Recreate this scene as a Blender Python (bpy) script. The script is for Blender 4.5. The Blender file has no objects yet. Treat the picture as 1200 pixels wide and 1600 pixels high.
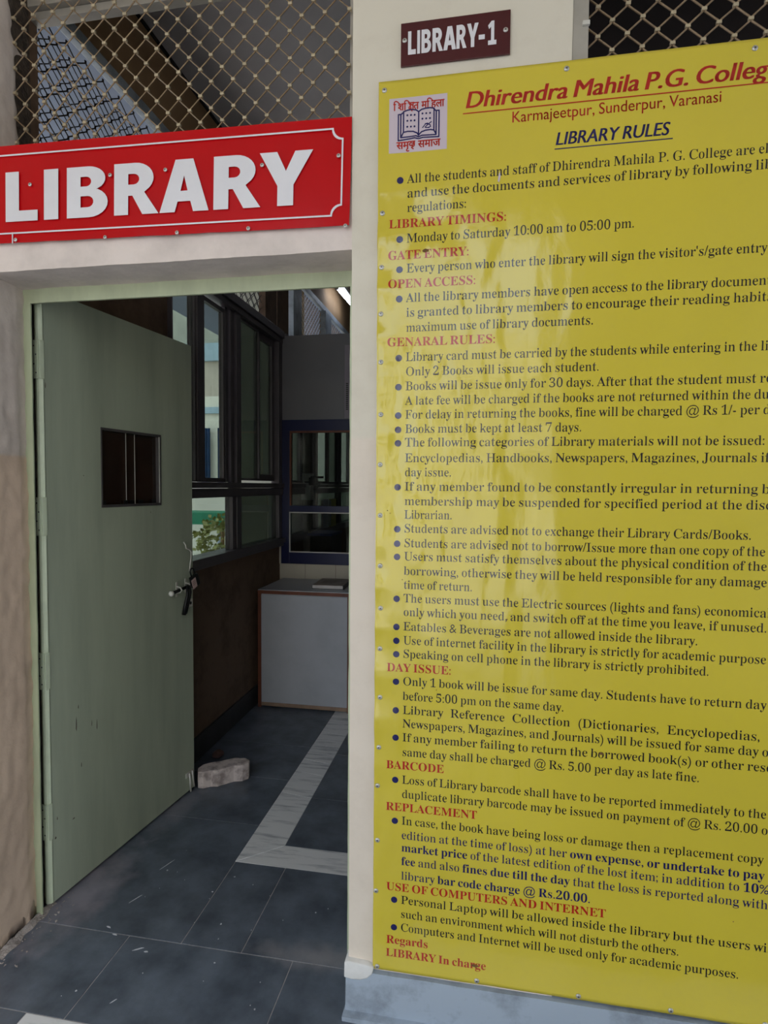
import bpy, bmesh, math, random
from mathutils import Vector, Matrix, noise
random.seed(7)
SC = bpy.context.scene
COL = SC.collection

# ------------------------------------------------------------------ camera
cam = bpy.data.cameras.new('camera'); cam_ob = bpy.data.objects.new('camera', cam); COL.objects.link(cam_ob)
cam.sensor_fit = 'VERTICAL'; cam.sensor_height = 36.0; cam.lens = 20.25
cam.clip_start = 0.02; cam.clip_end = 200
yaw, pit, rol = math.radians(9.952), math.radians(2.576), math.radians(0.422)
fwd = Vector((-math.sin(yaw)*math.cos(pit), math.cos(yaw)*math.cos(pit), -math.sin(pit)))
rgt = Vector((math.cos(yaw), math.sin(yaw), 0)); upv = rgt.cross(fwd)
r2 = rgt*math.cos(rol)+upv*math.sin(rol); u2 = upv*math.cos(rol)-rgt*math.sin(rol)
mw = Matrix((r2, u2, -fwd)).transposed().to_4x4(); mw.translation = Vector((0, 0, 1.47))
cam_ob.matrix_world = mw
SC.camera = cam_ob

# ------------------------------------------------------------------ light
world = bpy.data.worlds.new('sky'); SC.world = world; world.use_nodes = True
wn = world.node_tree; bg = wn.nodes['Background']
bg.inputs[0].default_value = (0.76, 0.86, 1.0, 1); bg.inputs[1].default_value = 2.0
sun = bpy.data.lights.new('sun', 'SUN'); sun_ob = bpy.data.objects.new('sun', sun); COL.objects.link(sun_ob)
sun.energy = 6.0; sun.angle = 0.02; sun.color = (1.0, 0.96, 0.92)
sun_ob.rotation_euler = (math.radians(-38), math.radians(-14), 0)
SC.view_settings.view_transform = 'Standard'; SC.view_settings.look = 'None'
SC.view_settings.exposure = 0.33; SC.view_settings.gamma = 1.0; SC.view_settings.use_curve_mapping = False

# ------------------------------------------------------------------ materials
def lin(c):
    return tuple(((v/255)/12.92 if v/255 <= .04045 else ((v/255+.055)/1.055)**2.4) for v in c)
MATS = {}
def mat(name, rgb, rough=.6, var=.08, scale=6., metal=0., bump=.0, bscale=40., rgb2=None, stretch=(1, 1, 1), spec=.5, coat=0., emit=0., thresh=None, bdist=.002):
    if name in MATS: return MATS[name]
    m = bpy.data.materials.new(name); m.use_nodes = True; nt = m.node_tree; N = nt.nodes; L = nt.links
    p = N['Principled BSDF']; p.inputs['Roughness'].default_value = rough; p.inputs['Metallic'].default_value = metal
    p.inputs['Specular IOR Level'].default_value = spec
    p.inputs['Coat Weight'].default_value = coat
    c = lin(rgb)
    geo = N.new('ShaderNodeNewGeometry'); mp = N.new('ShaderNodeVectorMath'); mp.operation = 'MULTIPLY'
    mp.inputs[1].default_value = stretch; L.new(geo.outputs['Position'], mp.inputs[0])
    nz = N.new('ShaderNodeTexNoise'); nz.inputs['Scale'].default_value = scale; nz.inputs['Detail'].default_value = 6; nz.inputs['Roughness'].default_value = .62
    L.new(mp.outputs[0], nz.inputs['Vector'])
    rp = N.new('ShaderNodeValToRGB')
    if rgb2 is None:
        a = tuple(max(0, v*(1-var*2)) for v in c)+(1,); b = tuple(min(1, v*(1+var)) for v in c)+(1,)
        rp.color_ramp.elements[0].position = .3; rp.color_ramp.elements[1].position = .6
    else:
        a = lin(rgb2)+(1,); b = c+(1,)
        t = thresh or (.35, .55)
        rp.color_ramp.elements[0].position = t[0]; rp.color_ramp.elements[1].position = t[1]
    rp.color_ramp.elements[0].color = a; rp.color_ramp.elements[1].color = b
    L.new(nz.outputs['Fac'], rp.inputs[0]); L.new(rp.outputs[0], p.inputs['Base Color'])
    if bump:
        n2 = N.new('ShaderNodeTexNoise'); n2.inputs['Scale'].default_value = bscale; n2.inputs['Detail'].default_value = 5
        L.new(mp.outputs[0], n2.inputs['Vector'])
        b_ = N.new('ShaderNodeBump'); b_.inputs['Strength'].default_value = bump; b_.inputs['Distance'].default_value = bdist
        L.new(n2.outputs['Fac'], b_.inputs['Height']); L.new(b_.outputs[0], p.inputs['Normal'])
    if emit:
        p.inputs['Emission Color'].default_value = c+(1,); p.inputs['Emission Strength'].default_value = emit
    m.diffuse_color = c+(1,)
    MATS[name] = m; return m

def mat_glass(name, tint=(200, 205, 200), dirt=.25, dirt_rgb=(120, 120, 112)):
    if name in MATS: return MATS[name]
    m = bpy.data.materials.new(name); m.use_nodes = True; nt = m.node_tree; N = nt.nodes; L = nt.links
    p = N['Principled BSDF']; out = N['Material Output']
    p.inputs['Base Color'].default_value = lin(dirt_rgb)+(1,); p.inputs['Roughness'].default_value = .06
    tr = N.new('ShaderNodeBsdfTransparent'); tr.inputs[0].default_value = lin(tint)+(1,)
    gl = N.new('ShaderNodeBsdfGlossy'); gl.inputs['Roughness'].default_value = .01
    fr = N.new('ShaderNodeFresnel'); fr.inputs[0].default_value = 1.5
    gb = N.new('ShaderNodeNewGeometry'); iv = N.new('ShaderNodeMath'); iv.operation = 'SUBTRACT'; iv.inputs[0].default_value = 1; L.new(gb.outputs['Backfacing'], iv.inputs[1])
    ff = N.new('ShaderNodeMath'); ff.operation = 'MULTIPLY'; L.new(fr.outputs[0], ff.inputs[0]); L.new(iv.outputs[0], ff.inputs[1])
    m1 = N.new('ShaderNodeMixShader'); L.new(ff.outputs[0], m1.inputs[0]); L.new(tr.outputs[0], m1.inputs[1]); L.new(gl.outputs[0], m1.inputs[2])
    nz = N.new('ShaderNodeTexNoise'); nz.inputs['Scale'].default_value = 3.; nz.inputs['Detail'].default_value = 6
    geo = N.new('ShaderNodeNewGeometry'); L.new(geo.outputs['Position'], nz.inputs['Vector'])
    mr = N.new('ShaderNodeMapRange'); mr.inputs['From Min'].default_value = .3; mr.inputs['From Max'].default_value = .75
    mr.inputs['To Min'].default_value = dirt*.2; mr.inputs['To Max'].default_value = dirt*.8
    L.new(nz.outputs['Fac'], mr.inputs['Value'])
    m2 = N.new('ShaderNodeMixShader'); L.new(mr.outputs[0], m2.inputs[0]); L.new(m1.outputs[0], m2.inputs[1]); L.new(p.outputs[0], m2.inputs[2])
    L.new(m2.outputs[0], out.inputs['Surface']); MATS[name] = m; return m

def mat_board(name, rgb, var=True):
    """glossy printed flex sheet: every ink and the sheet share one gloss and one ripple"""
    m = bpy.data.materials.new(name); m.use_nodes = True; nt = m.node_tree; N = nt.nodes; L = nt.links
    p = N['Principled BSDF']; c = lin(rgb)
    p.inputs['Base Color'].default_value = c+(1,); p.inputs['Roughness'].default_value = .12
    p.inputs['Specular IOR Level'].default_value = .85
    geo = N.new('ShaderNodeNewGeometry'); mp = N.new('ShaderNodeVectorMath'); mp.operation = 'MULTIPLY'; mp.inputs[1].default_value = (2.2, .0, 1.0)
    L.new(geo.outputs['Position'], mp.inputs[0])
    nz = N.new('ShaderNodeTexNoise'); nz.inputs['Scale'].default_value = 3.2; nz.inputs['Detail'].default_value = 2.5; nz.inputs['Roughness'].default_value = .45
    L.new(mp.outputs[0], nz.inputs['Vector'])
    # more ripple towards the sheet's screwed left edge
    sx = N.new('ShaderNodeSeparateXYZ'); L.new(geo.outputs['Position'], sx.inputs[0])
    mr = N.new('ShaderNodeMapRange'); mr.inputs['From Min'].default_value = -.29; mr.inputs['From Max'].default_value = .1
    mr.inputs['To Min'].default_value = .030; mr.inputs['To Max'].default_value = .006; L.new(sx.outputs['X'], mr.inputs['Value'])
    mu = N.new('ShaderNodeMath'); mu.operation = 'MULTIPLY'; L.new(nz.outputs['Fac'], mu.inputs[0]); L.new(mr.outputs[0], mu.inputs[1])
    n3 = N.new('ShaderNodeTexNoise'); n3.inputs['Scale'].default_value = 90; n3.inputs['Detail'].default_value = 2; L.new(geo.outputs['Position'], n3.inputs['Vector'])
    ma = N.new('ShaderNodeMath'); ma.operation = 'MULTIPLY_ADD'; L.new(n3.outputs['Fac'], ma.inputs[0]); ma.inputs[1].default_value = .00012; L.new(mu.outputs[0], ma.inputs[2])
    b_ = N.new('ShaderNodeBump'); b_.inputs['Strength'].default_value = 1.; b_.inputs['Distance'].default_value = 1.
    L.new(ma.outputs[0], b_.inputs['Height']); L.new(b_.outputs[0], p.inputs['Normal'])
    if var:
        n4 = N.new('ShaderNodeTexNoise'); n4.inputs['Scale'].default_value = 2.; n4.inputs['Detail'].default_value = 4; L.new(geo.outputs['Position'], n4.inputs['Vector'])
        rp = N.new('ShaderNodeValToRGB'); rp.color_ramp.elements[0].position = .3; rp.color_ramp.elements[1].position = .7
        rp.color_ramp.elements[0].color = tuple(v*.95 for v in c)+(1,); rp.color_ramp.elements[1].color = tuple(min(1, v*1.03) for v in c)+(1,)
        L.new(n4.outputs['Fac'], rp.inputs[0]); L.new(rp.outputs[0], p.inputs['Base Color'])
    MATS[name] = m; return m

def mat_split(name, lo, hi, zsplit, rough=.85, bump=.5, bscale=25., stain=(90, 70, 55), stain_amt=.25, bdist=.004):
    """two-tone painted plaster: one colour below a painted line, another above, with stains"""
    m = bpy.data.materials.new(name); m.use_nodes = True; nt = m.node_tree; N = nt.nodes; L = nt.links
    p = N['Principled BSDF']; p.inputs['Roughness'].default_value = rough
    geo = N.new('ShaderNodeNewGeometry'); sx = N.new('ShaderNodeSeparateXYZ'); L.new(geo.outputs['Position'], sx.inputs[0])
    n0 = N.new('ShaderNodeTexNoise'); n0.inputs['Scale'].default_value = 18; L.new(geo.outputs['Position'], n0.inputs['Vector'])
    ad = N.new('ShaderNodeMath'); ad.operation = 'MULTIPLY_ADD'; L.new(n0.outputs['Fac'], ad.inputs[0]); ad.inputs[1].default_value = .012; L.new(sx.outputs['Z'], ad.inputs[2])
    mr = N.new('ShaderNodeMapRange'); mr.inputs['From Min'].default_value = zsplit-.002; mr.inputs['From Max'].default_value = zsplit+.010; L.new(ad.outputs[0], mr.inputs['Value'])
    mx = N.new('ShaderNodeMix'); mx.data_type = 'RGBA'; mx.inputs['A'].default_value = lin(lo)+(1,); mx.inputs['B'].default_value = lin(hi)+(1,)
    L.new(mr.outputs[0], mx.inputs['Factor'])
    nz = N.new('ShaderNodeTexNoise'); nz.inputs['Scale'].default_value = 5; nz.inputs['Detail'].default_value = 8; nz.inputs['Roughness'].default_value = .7
    L.new(geo.outputs['Position'], nz.inputs['Vector'])
    rp = N.new('ShaderNodeMapRange'); rp.inputs['From Min'].default_value = .48; rp.inputs['From Max'].default_value = .75; rp.inputs['To Max'].default_value = stain_amt
    L.new(nz.outputs['Fac'], rp.inputs['Value'])
    m2 = N.new('ShaderNodeMix'); m2.data_type = 'RGBA'; m2.inputs['B'].default_value = lin(stain)+(1,)
    L.new(rp.outputs[0], m2.inputs['Factor']); L.new(mx.outputs['Result'], m2.inputs['A']); L.new(m2.outputs['Result'], p.inputs['Base Color'])
    n2 = N.new('ShaderNodeTexNoise'); n2.inputs['Scale'].default_value = bscale; n2.inputs['Detail'].default_value = 6; L.new(geo.outputs['Position'], n2.inputs['Vector'])
    b_ = N.new('ShaderNodeBump'); b_.inputs['Strength'].default_value = bump; b_.inputs['Distance'].default_value = bdist
    L.new(n2.outputs['Fac'], b_.inputs['Height']); L.new(b_.outputs[0], p.inputs['Normal'])
    MATS[name] = m; return m

M_PILLAR = mat_split('cream_pillar_paint', (228, 215, 199), (222, 214, 197), 1.60, bump=.35, stain=(170, 150, 130), stain_amt=.22, bscale=14)
M_REVEAL = mat_split('two_tone_plaster', (212, 187, 165), (208, 195, 186), 1.56, bump=.45, stain=(130, 108, 90), stain_amt=.32, bscale=16, bdist=.01)
M_LINTEL = mat('lintel_whitewash', (222, 209, 201), .85, .07, 7, bump=.6, bscale=22, bdist=.004)
M_CEMENT = mat('raw_cement', (168, 158, 152), .95, .2, 14, bump=1., bscale=30, bdist=.01)
M_DARKCEM = mat('broken_plaster_edge', (70, 60, 52), .95, .3, 30, bump=1., bscale=60, bdist=.01)
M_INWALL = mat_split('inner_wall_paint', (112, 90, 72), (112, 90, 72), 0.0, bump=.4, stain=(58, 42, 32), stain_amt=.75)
M_BROWNUP = mat('brown_upper_wall', (150, 120, 86), .8, .12, 3)
M_CEIL = mat('ceiling_distemper', (196, 192, 194), .9, .06, 2)
M_CEILW = mat('pale_outer_ceiling', (118, 130, 150), .9, .05, 2)
M_CREAMIN = mat('cream_inner_paint', (194, 186, 170), .85, .06, 3)
M_GREENFR = mat('pale_green_enamel', (186, 194, 162), .5, .08, 9, bump=.35, bscale=30, stretch=(1, 1, .3))
M_DOORP = mat('door_green_paint', (172, 181, 160), .42, .10, 5, bump=.18, bscale=30, stretch=(1, 1, .12))
M_DOORE = mat('door_edge_lit_green', (204, 214, 188), .45, .06, 8)  # paler copy of the door green, light on the outward edge painted in
M_ALU = mat('brown_anodised_aluminium', (88, 82, 86), .36, .1, 3, metal=.2)
M_STEEL = mat('grey_painted_steel', (150, 160, 170), .5, .2, 9)
M_GREYPOST = mat('pale_steel_channel', (172, 166, 156), .45, .08, 6, metal=.2)
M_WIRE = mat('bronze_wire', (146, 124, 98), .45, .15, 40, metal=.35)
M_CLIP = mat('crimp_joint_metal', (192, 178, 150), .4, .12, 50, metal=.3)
M_DWIRE = mat('backlit_wire_black', (28, 24, 22), .5, .1, 20, metal=.3)  # black puts the backlit look of the inner grille into the colour
M_RED = mat('red_sign_enamel', (190, 4, 14), .25, .03, 3, spec=.25)
M_WHITE = mat('sign_white_vinyl', (226, 224, 228), .35, .03, 4)
M_MAROON = mat('maroon_plaque', (74, 20, 26), .3, .04, 5)
M_YEL = mat_board('yellow_flex_sheet', (214, 194, 58))
M_INKR = mat_board('red_print', (178, 26, 14), False)
M_INKN = mat_board('navy_print', (18, 16, 84), False)
M_INKK = mat_board('black_print', (22, 18, 30), False)
M_LOGO = mat_board('pale_logo_ground', (206, 190, 200), False)
M_SCREW = mat('screw_zinc', (196, 194, 188), .35, .1, 60, metal=.5)
M_SLOT = mat('screw_recess', (60, 58, 58), .6, .1, 60)
M_PLINTH = mat('blue_grey_plinth_paint', (166, 178, 192), .7, .1, 7, bump=.5, bscale=20, rgb2=(120, 128, 138), thresh=(.3, .52))
M_SLATE = mat('grey_slate', (103, 112, 124), .38, .1, 6.5, bump=.5, bscale=18, rgb2=(72, 79, 89), thresh=(.34, .64))
M_GROUT = mat('floor_grout', (168, 164, 164), .9, .15, 30)
M_MARBLE = mat('veined_white_marble', (228, 228, 228), .35, .1, 7, rgb2=(172, 174, 178), thresh=(.34, .5), stretch=(.6, 5, 1))
M_DUST = mat('white_paint_drips', (200, 202, 208), .7, .1, 30)
M_SKIRT = mat('dark_slate_skirting', (52, 52, 54), .6, .15, 8)
M_BLUE = mat('navy_blue_laminate', (8, 18, 66), .35, .05, 5)
M_LAM = mat('grey_laminate', (120, 118, 122), .4, .03, 3)
M_LAMW = mat('pale_laminate', (176, 178, 184), .4, .05, 3)
M_WOOD = mat('brown_beading', (112, 62, 42), .5, .15, 12, stretch=(1, 1, .2))
M_BRICK = mat('paver_concrete', (206, 192, 186), .95, .12, 22, bump=.8, bscale=90, rgb2=(150, 136, 132), thresh=(.36, .56))
M_BLACK = mat('black_iron', (26, 25, 26), .4, .1, 20, metal=.4)
M_CHROME = mat('worn_chrome', (206, 204, 196), .4, .08, 30, metal=.25)
M_PLASTW = mat('white_plastic', (226, 224, 216), .4, .03, 10)
M_PAPER = mat('paper_white', (205, 200, 196), .8, .04, 20)
M_PAPERD = mat('worn_paper_cover', (150, 138, 128), .8, .12, 20)
M_LEAF = mat('foliage_green', (98, 122, 62), .6, .3, 10)
M_LEAF2 = mat('foliage_yellow_green', (140, 142, 78), .6, .3, 10)
M_AWN = mat('green_awning_sheet', (24, 128, 92), .6, .1, 5)
M_CURT = mat('blue_curtain_cloth', (34, 62, 96), .8, .15, 6)
M_EXTW = mat('exterior_cream_wall', (214, 211, 194), .8, .05, 2)
M_EXTB = mat('exterior_beige_band', (176, 166, 150), .8, .06, 2)
M_EXTG = mat('exterior_grey_blue_band', (150, 172, 182), .8, .06, 2)
M_OLIVE = mat('outer_return_wall', (158, 160, 146), .8, .1, 2)
M_CONC = mat('sunlit_concrete', (186, 181, 176), .9, .08, 2)
M_GLASS = mat_glass('clear_window_glass', (214, 220, 214), .12)
M_GLASSD = mat_glass('dusty_window_glass', (150, 158, 150), .34, (140, 148, 140))
M_GLASSI = mat_glass('partition_glass', (205, 210, 210), .05)
M_GLASSK = mat_glass('door_panel_glass', (214, 204, 198), .12, (60, 48, 40))
M_TUBE = mat('lit_tube', (225, 236, 255), .5, 0, 3, emit=14)

def add_dust(m, cx, cy, rad, rgb):
    nt = m.node_tree; N = nt.nodes; L = nt.links; p = N['Principled BSDF']
    src = p.inputs['Base Color'].links[0].from_socket
    geo = N.new('ShaderNodeNewGeometry'); mp = N.new('ShaderNodeMapping'); mp.inputs['Location'].default_value = (-cx, -cy, 0); mp.vector_type = 'POINT'
    L.new(geo.outputs['Position'], mp.inputs['Vector'])
    ln = N.new('ShaderNodeVectorMath'); ln.operation = 'LENGTH'; sc_ = N.new('ShaderNodeVectorMath'); sc_.operation = 'MULTIPLY'; sc_.inputs[1].default_value = (1/rad[0], 1/rad[1], 0)
    L.new(mp.outputs[0], sc_.inputs[0]); L.new(sc_.outputs[0], ln.inputs[0])
    nz = N.new('ShaderNodeTexNoise'); nz.inputs['Scale'].default_value = 14; nz.inputs['Detail'].default_value = 7; L.new(geo.outputs['Position'], nz.inputs['Vector'])
    ad = N.new('ShaderNodeMath'); ad.operation = 'MULTIPLY_ADD'; ad.inputs[1].default_value = 1.3; L.new(nz.outputs['Fac'], ad.inputs[0]); L.new(ln.outputs['Value'], ad.inputs[2])
    mr = N.new('ShaderNodeMapRange'); mr.inputs['From Min'].default_value = 1.55; mr.inputs['From Max'].default_value = .75; mr.inputs['To Max'].default_value = .75; L.new(ad.outputs[0], mr.inputs['Value'])
    mx = N.new('ShaderNodeMix'); mx.data_type = 'RGBA'; mx.inputs['B'].default_value = lin(rgb)+(1,); L.new(mr.outputs[0], mx.inputs['Factor']); L.new(src, mx.inputs['A']); L.new(mx.outputs['Result'], p.inputs['Base Color'])
add_dust(M_SLATE, -1.40, 1.80, (.16, .36), (158, 150, 160))
add_dust(M_SLATE, -.50, 1.67, (.26, .07), (150, 148, 152))
add_dust(M_SLATE, -1.36, 2.35, (.10, .25), (140, 138, 148))
# ------------------------------------------------------------------ mesh helpers
class MB:
    def __init__(s): s.v = []; s.f = []
    def quad(s, a, b, c, d): n = len(s.v); s.v += [tuple(a), tuple(b), tuple(c), tuple(d)]; s.f.append((n, n+1, n+2, n+3))
    def box(s, x0, x1, y0, y1, z0, z1):
        n = len(s.v)
        s.v += [(x0, y0, z0), (x1, y0, z0), (x1, y1, z0), (x0, y1, z0), (x0, y0, z1), (x1, y0, z1), (x1, y1, z1), (x0, y1, z1)]
        s.f += [tuple(n+i for i in q) for q in ((0, 3, 2, 1), (4, 5, 6, 7), (0, 1, 5, 4), (1, 2, 6, 5), (2, 3, 7, 6), (3, 0, 4, 7))]
        return s
    def prism(s, pts, z0, z1):
        n = len(s.v); k = len(pts)
        s.v += [(p[0], p[1], z0) for p in pts]+[(p[0], p[1], z1) for p in pts]
        s.f.append(tuple(n+i for i in range(k))[::-1]); s.f.append(tuple(n+k+i for i in range(k)))
        for i in range(k): j = (i+1) % k; s.f.append((n+i, n+j, n+k+j, n+k+i))
        return s
    def tube(s, pts, r, seg=6, cap=True):
        pts = [Vector(p) for p in pts]; n0 = len(s.v); prev = None
        for i, p in enumerate(pts):
            d = (pts[min(i+1, len(pts)-1)]-pts[max(i-1, 0)]).normalized()
            if prev is None:
                a = d.orthogonal().normalized()
            else:
                a = (prev-d*prev.dot(d)).normalized()
            prev = a; b = d.cross(a); rr = r[i] if isinstance(r, (list, tuple)) else r
            for k in range(seg):
                t = 2*math.pi*k/seg; s.v.append(tuple(p+a*math.cos(t)*rr+b*math.sin(t)*rr))
        for i in range(len(pts)-1):
            for k in range(seg):
                k2 = (k+1) % seg; a = n0+i*seg
                s.f.append((a+k, a+k2, a+seg+k2, a+seg+k))
        if cap:
            s.f.append(tuple(n0+k for k in range(seg))[::-1]); e = n0+(len(pts)-1)*seg; s.f.append(tuple(e+k for k in range(seg)))
        return s
    def lathe(s, c, axis, prof, seg=12):
        c = Vector(c); ax = Vector(axis).normalized(); a = ax.orthogonal().normalized(); b = ax.cross(a); n0 = len(s.v)
        for h, r in prof:
            for k in range(seg):
                t = 2*math.pi*k/seg; s.v.append(tuple(c+ax*h+a*math.cos(t)*r+b*math.sin(t)*r))
        for i in range(len(prof)-1):
            for k in range(seg):
                k2 = (k+1) % seg; q = n0+i*seg; s.f.append((q+k, q+k2, q+seg+k2, q+seg+k))
        s.f.append(tuple(n0+k for k in range(seg))[::-1]); e = n0+(len(prof)-1)*seg; s.f.append(tuple(e+k for k in range(seg)))
        return s
    def grid(s, fn, nu, nv):
        n = len(s.v)
        for j in range(nv+1):
            for i in range(nu+1): s.v.append(tuple(fn(i/nu, j/nv)))
        for j in range(nv):
            for i in range(nu):
                a = n+j*(nu+1)+i; s.f.append((a, a+1, a+nu+2, a+nu+1))
        return s
    def build(s, name, material, parent=None, bevel=0, smooth=False, fixn=True, loc=None):
        me = bpy.data.meshes.new(name); me.from_pydata(s.v, [], s.f); me.update()
        bm = bmesh.new(); bm.from_mesh(me)
        if fixn: bmesh.ops.recalc_face_normals(bm, faces=bm.faces)
        if bevel:
            bmesh.ops.bevel(bm, geom=[e for e in bm.edges if len(e.link_faces) == 2 and e.calc_face_angle(0) > .6], offset=bevel, segments=2, affect='EDGES', profile=.6)
        bm.to_mesh(me); bm.free()
        if smooth:
            for p in me.polygons: p.use_smooth = True
        me.materials.append(material)
        o = bpy.data.objects.new(name, me); COL.objects.link(o)
        if parent: o.parent = parent
        if loc: o.location = loc
        return o
def box(name, material, x0, x1, y0, y1, z0, z1, parent=None, bevel=0):
    return MB().box(x0, x1, y0, y1, z0, z1).build(name, material, parent, bevel)
def empty(name, loc=(0, 0, 0), rz=0, rot=None):
    o = bpy.data.objects.new(name, None); COL.objects.link(o); o.location = loc; o.rotation_euler = rot or (0, 0, rz)
    o.empty_display_size = .05; return o
def tag(o, label=None, cat=None, group=None, kind=None):
    if label: o['label'] = label
    if cat: o['category'] = cat
    if group: o['group'] = group
    if kind: o['kind'] = kind
    return o
def struct(o, label=None): return tag(o, label, None, None, 'structure')

# 2D fills ------------------------------------------------------------
def fill(loops):
    """loops of 2D points (outer and holes) -> verts, tris"""
    cu = bpy.data.curves.new('tmp', 'CURVE'); cu.dimensions = '2D'; cu.fill_mode = 'BOTH'
    for lp in loops:
        sp = cu.splines.new('POLY'); sp.points.add(len(lp)-1); sp.use_cyclic_u = True
        for q, p in zip(sp.points, lp): q.co = (p[0], p[1], 0, 1)
    o = bpy.data.objects.new('tmp', cu); me = bpy.data.meshes.new_from_object(o)
    v = [(a.co.x, a.co.y) for a in me.vertices]; f = [tuple(p.vertices) for p in me.polygons]
    bpy.data.objects.remove(o); bpy.data.curves.remove(cu); bpy.data.meshes.remove(me)
    return v, f
def strokes(paths, w):
    v = []; f = []
    for pts in paths:
        for (x0, y0), (x1, y1) in zip(pts[:-1], pts[1:]):
            d = math.hypot(x1-x0, y1-y0) or 1e-9; dx, dy = (x1-x0)/d, (y1-y0)/d; nx, ny = -dy*w/2, dx*w/2; ex, ey = dx*w*.3, dy*w*.3
            n = len(v); v += [(x0-ex+nx, y0-ey+ny), (x1+ex+nx, y1+ey+ny), (x1+ex-nx, y1+ey-ny), (x0-ex-nx, y0-ey-ny)]; f.append((n+3, n+2, n+1, n))
    return v, f
def disc(cx, cy, r, k=12):
    return [(cx+r*math.cos(2*math.pi*i/k), cy+r*math.sin(2*math.pi*i/k)) for i in range(k)], [tuple(range(k))]

GC = {}
def glyph(ch, style):
    """style: 'bold' serif, 'serif' (thinned), 'sans' -> (verts, faces, advance) in em units"""
    key = (ch, style)
    if key in GC: return GC[key]
    def conv(c):
        if style == 'sans': return c
        if 'A' <= c <= 'Z': return chr(0x1D400+ord(c)-65)
        if 'a' <= c <= 'z': return chr(0x1D41A+ord(c)-97)
        if '0' <= c <= '9': return chr(0x1D7CE+ord(c)-48)
        return c
    def me_of(t):
        cu = bpy.data.curves.new('tmp', 'FONT'); cu.body = t; cu.resolution_u = 4; cu.size = 1
        o = bpy.data.objects.new('tmp', cu); me = bpy.data.meshes.new_from_object(o)
        vs = [(a.co.x, a.co.y) for a in me.vertices]; fs = [tuple(p.vertices) for p in me.polygons]
        bpy.data.objects.remove(o); bpy.data.curves.remove(cu); bpy.data.meshes.remove(me); return vs, fs
    c = conv(ch)
    v1, _ = me_of('I'+c+'I'); v2, _ = me_of('II')
    adv = (max(p[0] for p in v1)-max(p[0] for p in v2)) if v1 else .3
    v, f = me_of(c)
    if v:
        idx = {}; mp = []; nv = []
        for p in v:
            k = (round(p[0], 5), round(p[1], 5))
            if k not in idx: idx[k] = len(nv); nv.append(p)
            mp.append(idx[k])
        f = [tuple(mp[i] for i in q) for q in f]; f = [q for q in f if len(set(q)) == len(q)]
        v = nv
        if style == 'serif':
            cnt = {}
            for q in f:
                for a, b in zip(q, q[1:]+q[:1]): cnt.setdefault((min(a, b), max(a, b)), []).append(q)
            bd = [(e, qs[0]) for e, qs in cnt.items() if len(qs) == 1]
            nx = [0.]*len(v)
            for (a, b), q in bd:
                dx, dy = v[b][0]-v[a][0], v[b][1]-v[a][1]; n_ = (dy, -dx)
                cx = sum(v[i][0] for i in q)/len(q)-v[a][0]; cy = sum(v[i][1] for i in q)/len(q)-v[a][1]
                if n_[0]*cx+n_[1]*cy > 0: n_ = (-n_[0], -n_[1])
                nx[a] += n_[0]; nx[b] += n_[0]
            out = []
            for i, (x, y) in enumerate(v):
                s = nx[i]
                if abs(s) < .004: out.append((x, y)); continue
                sg = 1 if s > 0 else -1; best = 9
                for yy in (y+.004, y-.004):
                    for (a, b), q in bd:
                        (xa, ya), (xb, yb) = v[a], v[b]
                        if (ya-yy)*(yb-yy) < 0:
                            xx = xa+(xb-xa)*(yy-ya)/(yb-ya); t = (x-xx)*sg
                            if t > .02: best = min(best, t)
                if best > .4: best = .1
                sh = max(0, min(.024, (best-.065)*.29)); out.append((x-sg*sh, y))
            v = out; adv *= .965; v = [(x-.008, y) for x, y in v]
    GC[key] = (v, f, adv); return GC[key]
CAPH = {}
def layout(text, cap, style='serif', u1=None, tail='', shear=0., emb=0., base_style=None):
    """-> verts, faces with origin at the left baseline; width fitted to u1 when given"""
    if style not in CAPH:
        g = glyph('H', style)[0]; CAPH[style] = max(p[1] for p in g)
    em = cap/CAPH[style]
    runs = []; bold = False
    for ch in text:
        if ch == '*': bold = not bold; continue
        runs.append((ch, 'bold' if bold else style))
    nsp = sum(1 for c, _ in runs if c == ' ')
    W = sum(glyph(c, s)[2]*em for c, s in runs if c != ' ')
    kx = 1.; sp = .25*em
    if u1:
        if nsp:
            kx = max(.86, min(1.04, (u1-.20*em*nsp)/W)); sp = (u1-W*kx)/nsp
        else: kx = u1/W
    for ch in tail: runs.append((ch, 'bold' if bold else style))
    V = []; F = []; x = 0
    for ch, s in runs:
        if ch == ' ': x += sp; continue
        v, f, a = glyph(ch, s)
        for dx in ([0] if not emb else [-emb, 0, emb]):
            n = len(V); V += [(x+(px+dx+shear*py)*em*kx, (py)*em) for px, py in v]; F += [tuple(n+i for i in q) for q in f]
        x += a*em*kx
    return V, F, x

# ------------------------------------------------------------------ the setting
# floors: slate slabs set in grout, white marble inlay
floor = struct(box('floor', M_GROUT, -1.6, 3.2, -1.3, 9.0, -.12, -.0014), 'slate floor with white marble border strips')
box('veranda_bed', M_GROUT, -6.0, -1.6, -1.3, 1.512, -.12, -.0014, floor)
def slab(x0, x1, y0, y1, m=None, name='floor_slab', g=.0014, poly=None):
    pts = poly or [(x0, y0), (x1, y0), (x1, y1), (x0, y1)]
    cx = sum(p[0] for p in pts)/len(pts); cy = sum(p[1] for p in pts)/len(pts)
    q = []
    for p in pts:
        dx, dy = p[0]-cx, p[1]-cy; d = math.hypot(dx, dy) or 1
        q.append((p[0]-math.copysign(g, dx)*(abs(dx) > .004), p[1]-math.copysign(g, dy)*(abs(dy) > .004)))
    h = random.uniform(-.0004, .0004)
    return MB().prism(q, -.012, h).build(name, m or M_SLATE, floor, bevel=.0012)
xo0, xo1 = -.942, -.785      # marble strip running into the room
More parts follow.
